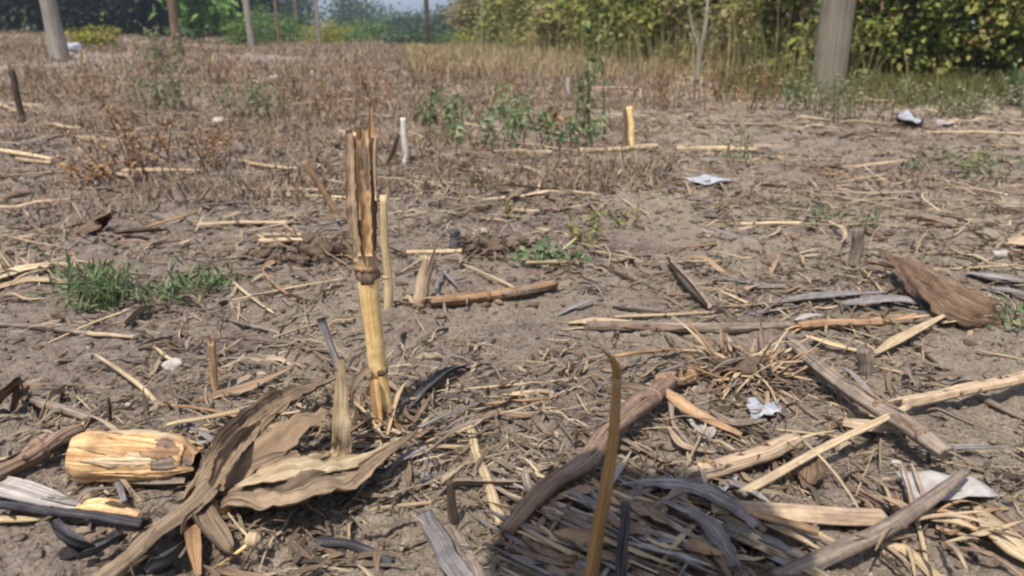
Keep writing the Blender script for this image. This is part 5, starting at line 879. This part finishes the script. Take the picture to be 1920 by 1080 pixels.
def chain(name, keys, links, rad, mat, root=0):
    ix = {k: i for i, k in enumerate(keys)}; return skin(name, per, [J[k] for k in keys], [(ix[a], ix[b_]) for a, b_ in links], rad, mat, root)
TR = [('hip', 'waist'), ('waist', 'chest'), ('chest', 'neck')]
chain('body', ['hip', 'waist', 'chest', 'neck', 'chin', 'head', 'crown', 'shr', 'elr', 'wrr', 'har', 'shl', 'ell', 'wrl', 'hal', 'hr', 'kr', 'ar', 'tr', 'hl', 'kl', 'al', 'tl'],
    TR+[('neck', 'chin'), ('chin', 'head'), ('head', 'crown'), ('chest', 'shr'), ('shr', 'elr'), ('elr', 'wrr'), ('wrr', 'har'), ('chest', 'shl'), ('shl', 'ell'), ('ell', 'wrl'), ('wrl', 'hal'), ('hip', 'hr'), ('hr', 'kr'), ('kr', 'ar'), ('ar', 'tr'), ('hip', 'hl'), ('hl', 'kl'), ('kl', 'al'), ('al', 'tl')],
    [.13, .12, .13, .055, .07, .095, .07, .06, .042, .028, .035, .06, .042, .028, .035, .085, .058, .04, .04, .085, .058, .04, .04], M_SKIN)
chain('shirt', ['hip', 'waist', 'chest', 'neck', 'shr', 'elr', 'shl', 'ell'], TR+[('chest', 'shr'), ('shr', 'elr'), ('chest', 'shl'), ('shl', 'ell')], [.15, .14, .15, .07, .075, .058, .075, .058], M_SHIRT)
chain('trousers', ['hip', 'hr', 'kr', 'ar', 'hl', 'kl', 'al'], [('hip', 'hr'), ('hr', 'kr'), ('kr', 'ar'), ('hip', 'hl'), ('hl', 'kl'), ('kl', 'al')], [.145, .10, .075, .06, .10, .075, .06], M_TROU)
hv = []; hk = 28
for rr_, zz in ((.155, 1.385), (.16, 1.388), (.11, 1.395), (.10, 1.46), (.075, 1.49), (.01, 1.50)): hv += [(-.13+rr_*math.cos(a_), .03+rr_*math.sin(a_)*1.1, zz) for a_ in np.linspace(0, 6.2832, hk, endpoint=False)]
part('hat', per, (np.array(hv), [(i*hk+j, i*hk+(j+1) % hk, (i+1)*hk+(j+1) % hk, (i+1)*hk+j) for i in range(5) for j in range(hk)], np.array(hv)[:, :2]), M_HAT)
import bmesh
def box(name, c, half, mat, label, cat, bev=.004):
    b_ = bmesh.new(); bmesh.ops.create_cube(b_, size=2); [setattr(v, 'co', (v.co.x*half[0], v.co.y*half[1], v.co.z*half[2])) for v in b_.verts]
    bmesh.ops.bevel(b_, geom=b_.edges[:], offset=bev, segments=2, affect='EDGES'); me = bpy.data.meshes.new(name); b_.to_mesh(me); b_.free(); me.materials.append(mat)
    return tag(add(name, me, None, c), label, cat)
box('phone', (.02, -.03, .53), (.036, .005, .075), rock_mat('black_glass', C(20, 20, 22), C(30, 30, 32), 10, .2, 0), 'black phone held by the person behind the camera', 'phone')

# ---- the air between here and the hills
hz_me = bpy.data.meshes.new('haze'); b_ = bmesh.new(); bmesh.ops.create_cube(b_, size=1); b_.to_mesh(hz_me); b_.free()
hz = add('haze', hz_me, None, (0, 0, 58)); hz.scale = (6400, 6400, 120); hz['kind'] = 'stuff'; hz['label'] = 'pale dusty air fading the distance'; hz['category'] = 'haze'
hm = bpy.data.materials.new('haze'); hm.use_nodes = True; hn = hm.node_tree.nodes; hn.remove(hn['Principled BSDF'])
pv = hn.new('ShaderNodeVolumePrincipled'); pv.inputs['Color'].default_value = (.76, .86, 1, 1); pv.inputs['Density'].default_value = 0.0015; pv.inputs['Anisotropy'].default_value = 0.2
hm.node_tree.links.new(pv.outputs[0], hn['Material Output'].inputs['Volume']); hz_me.materials.append(hm)
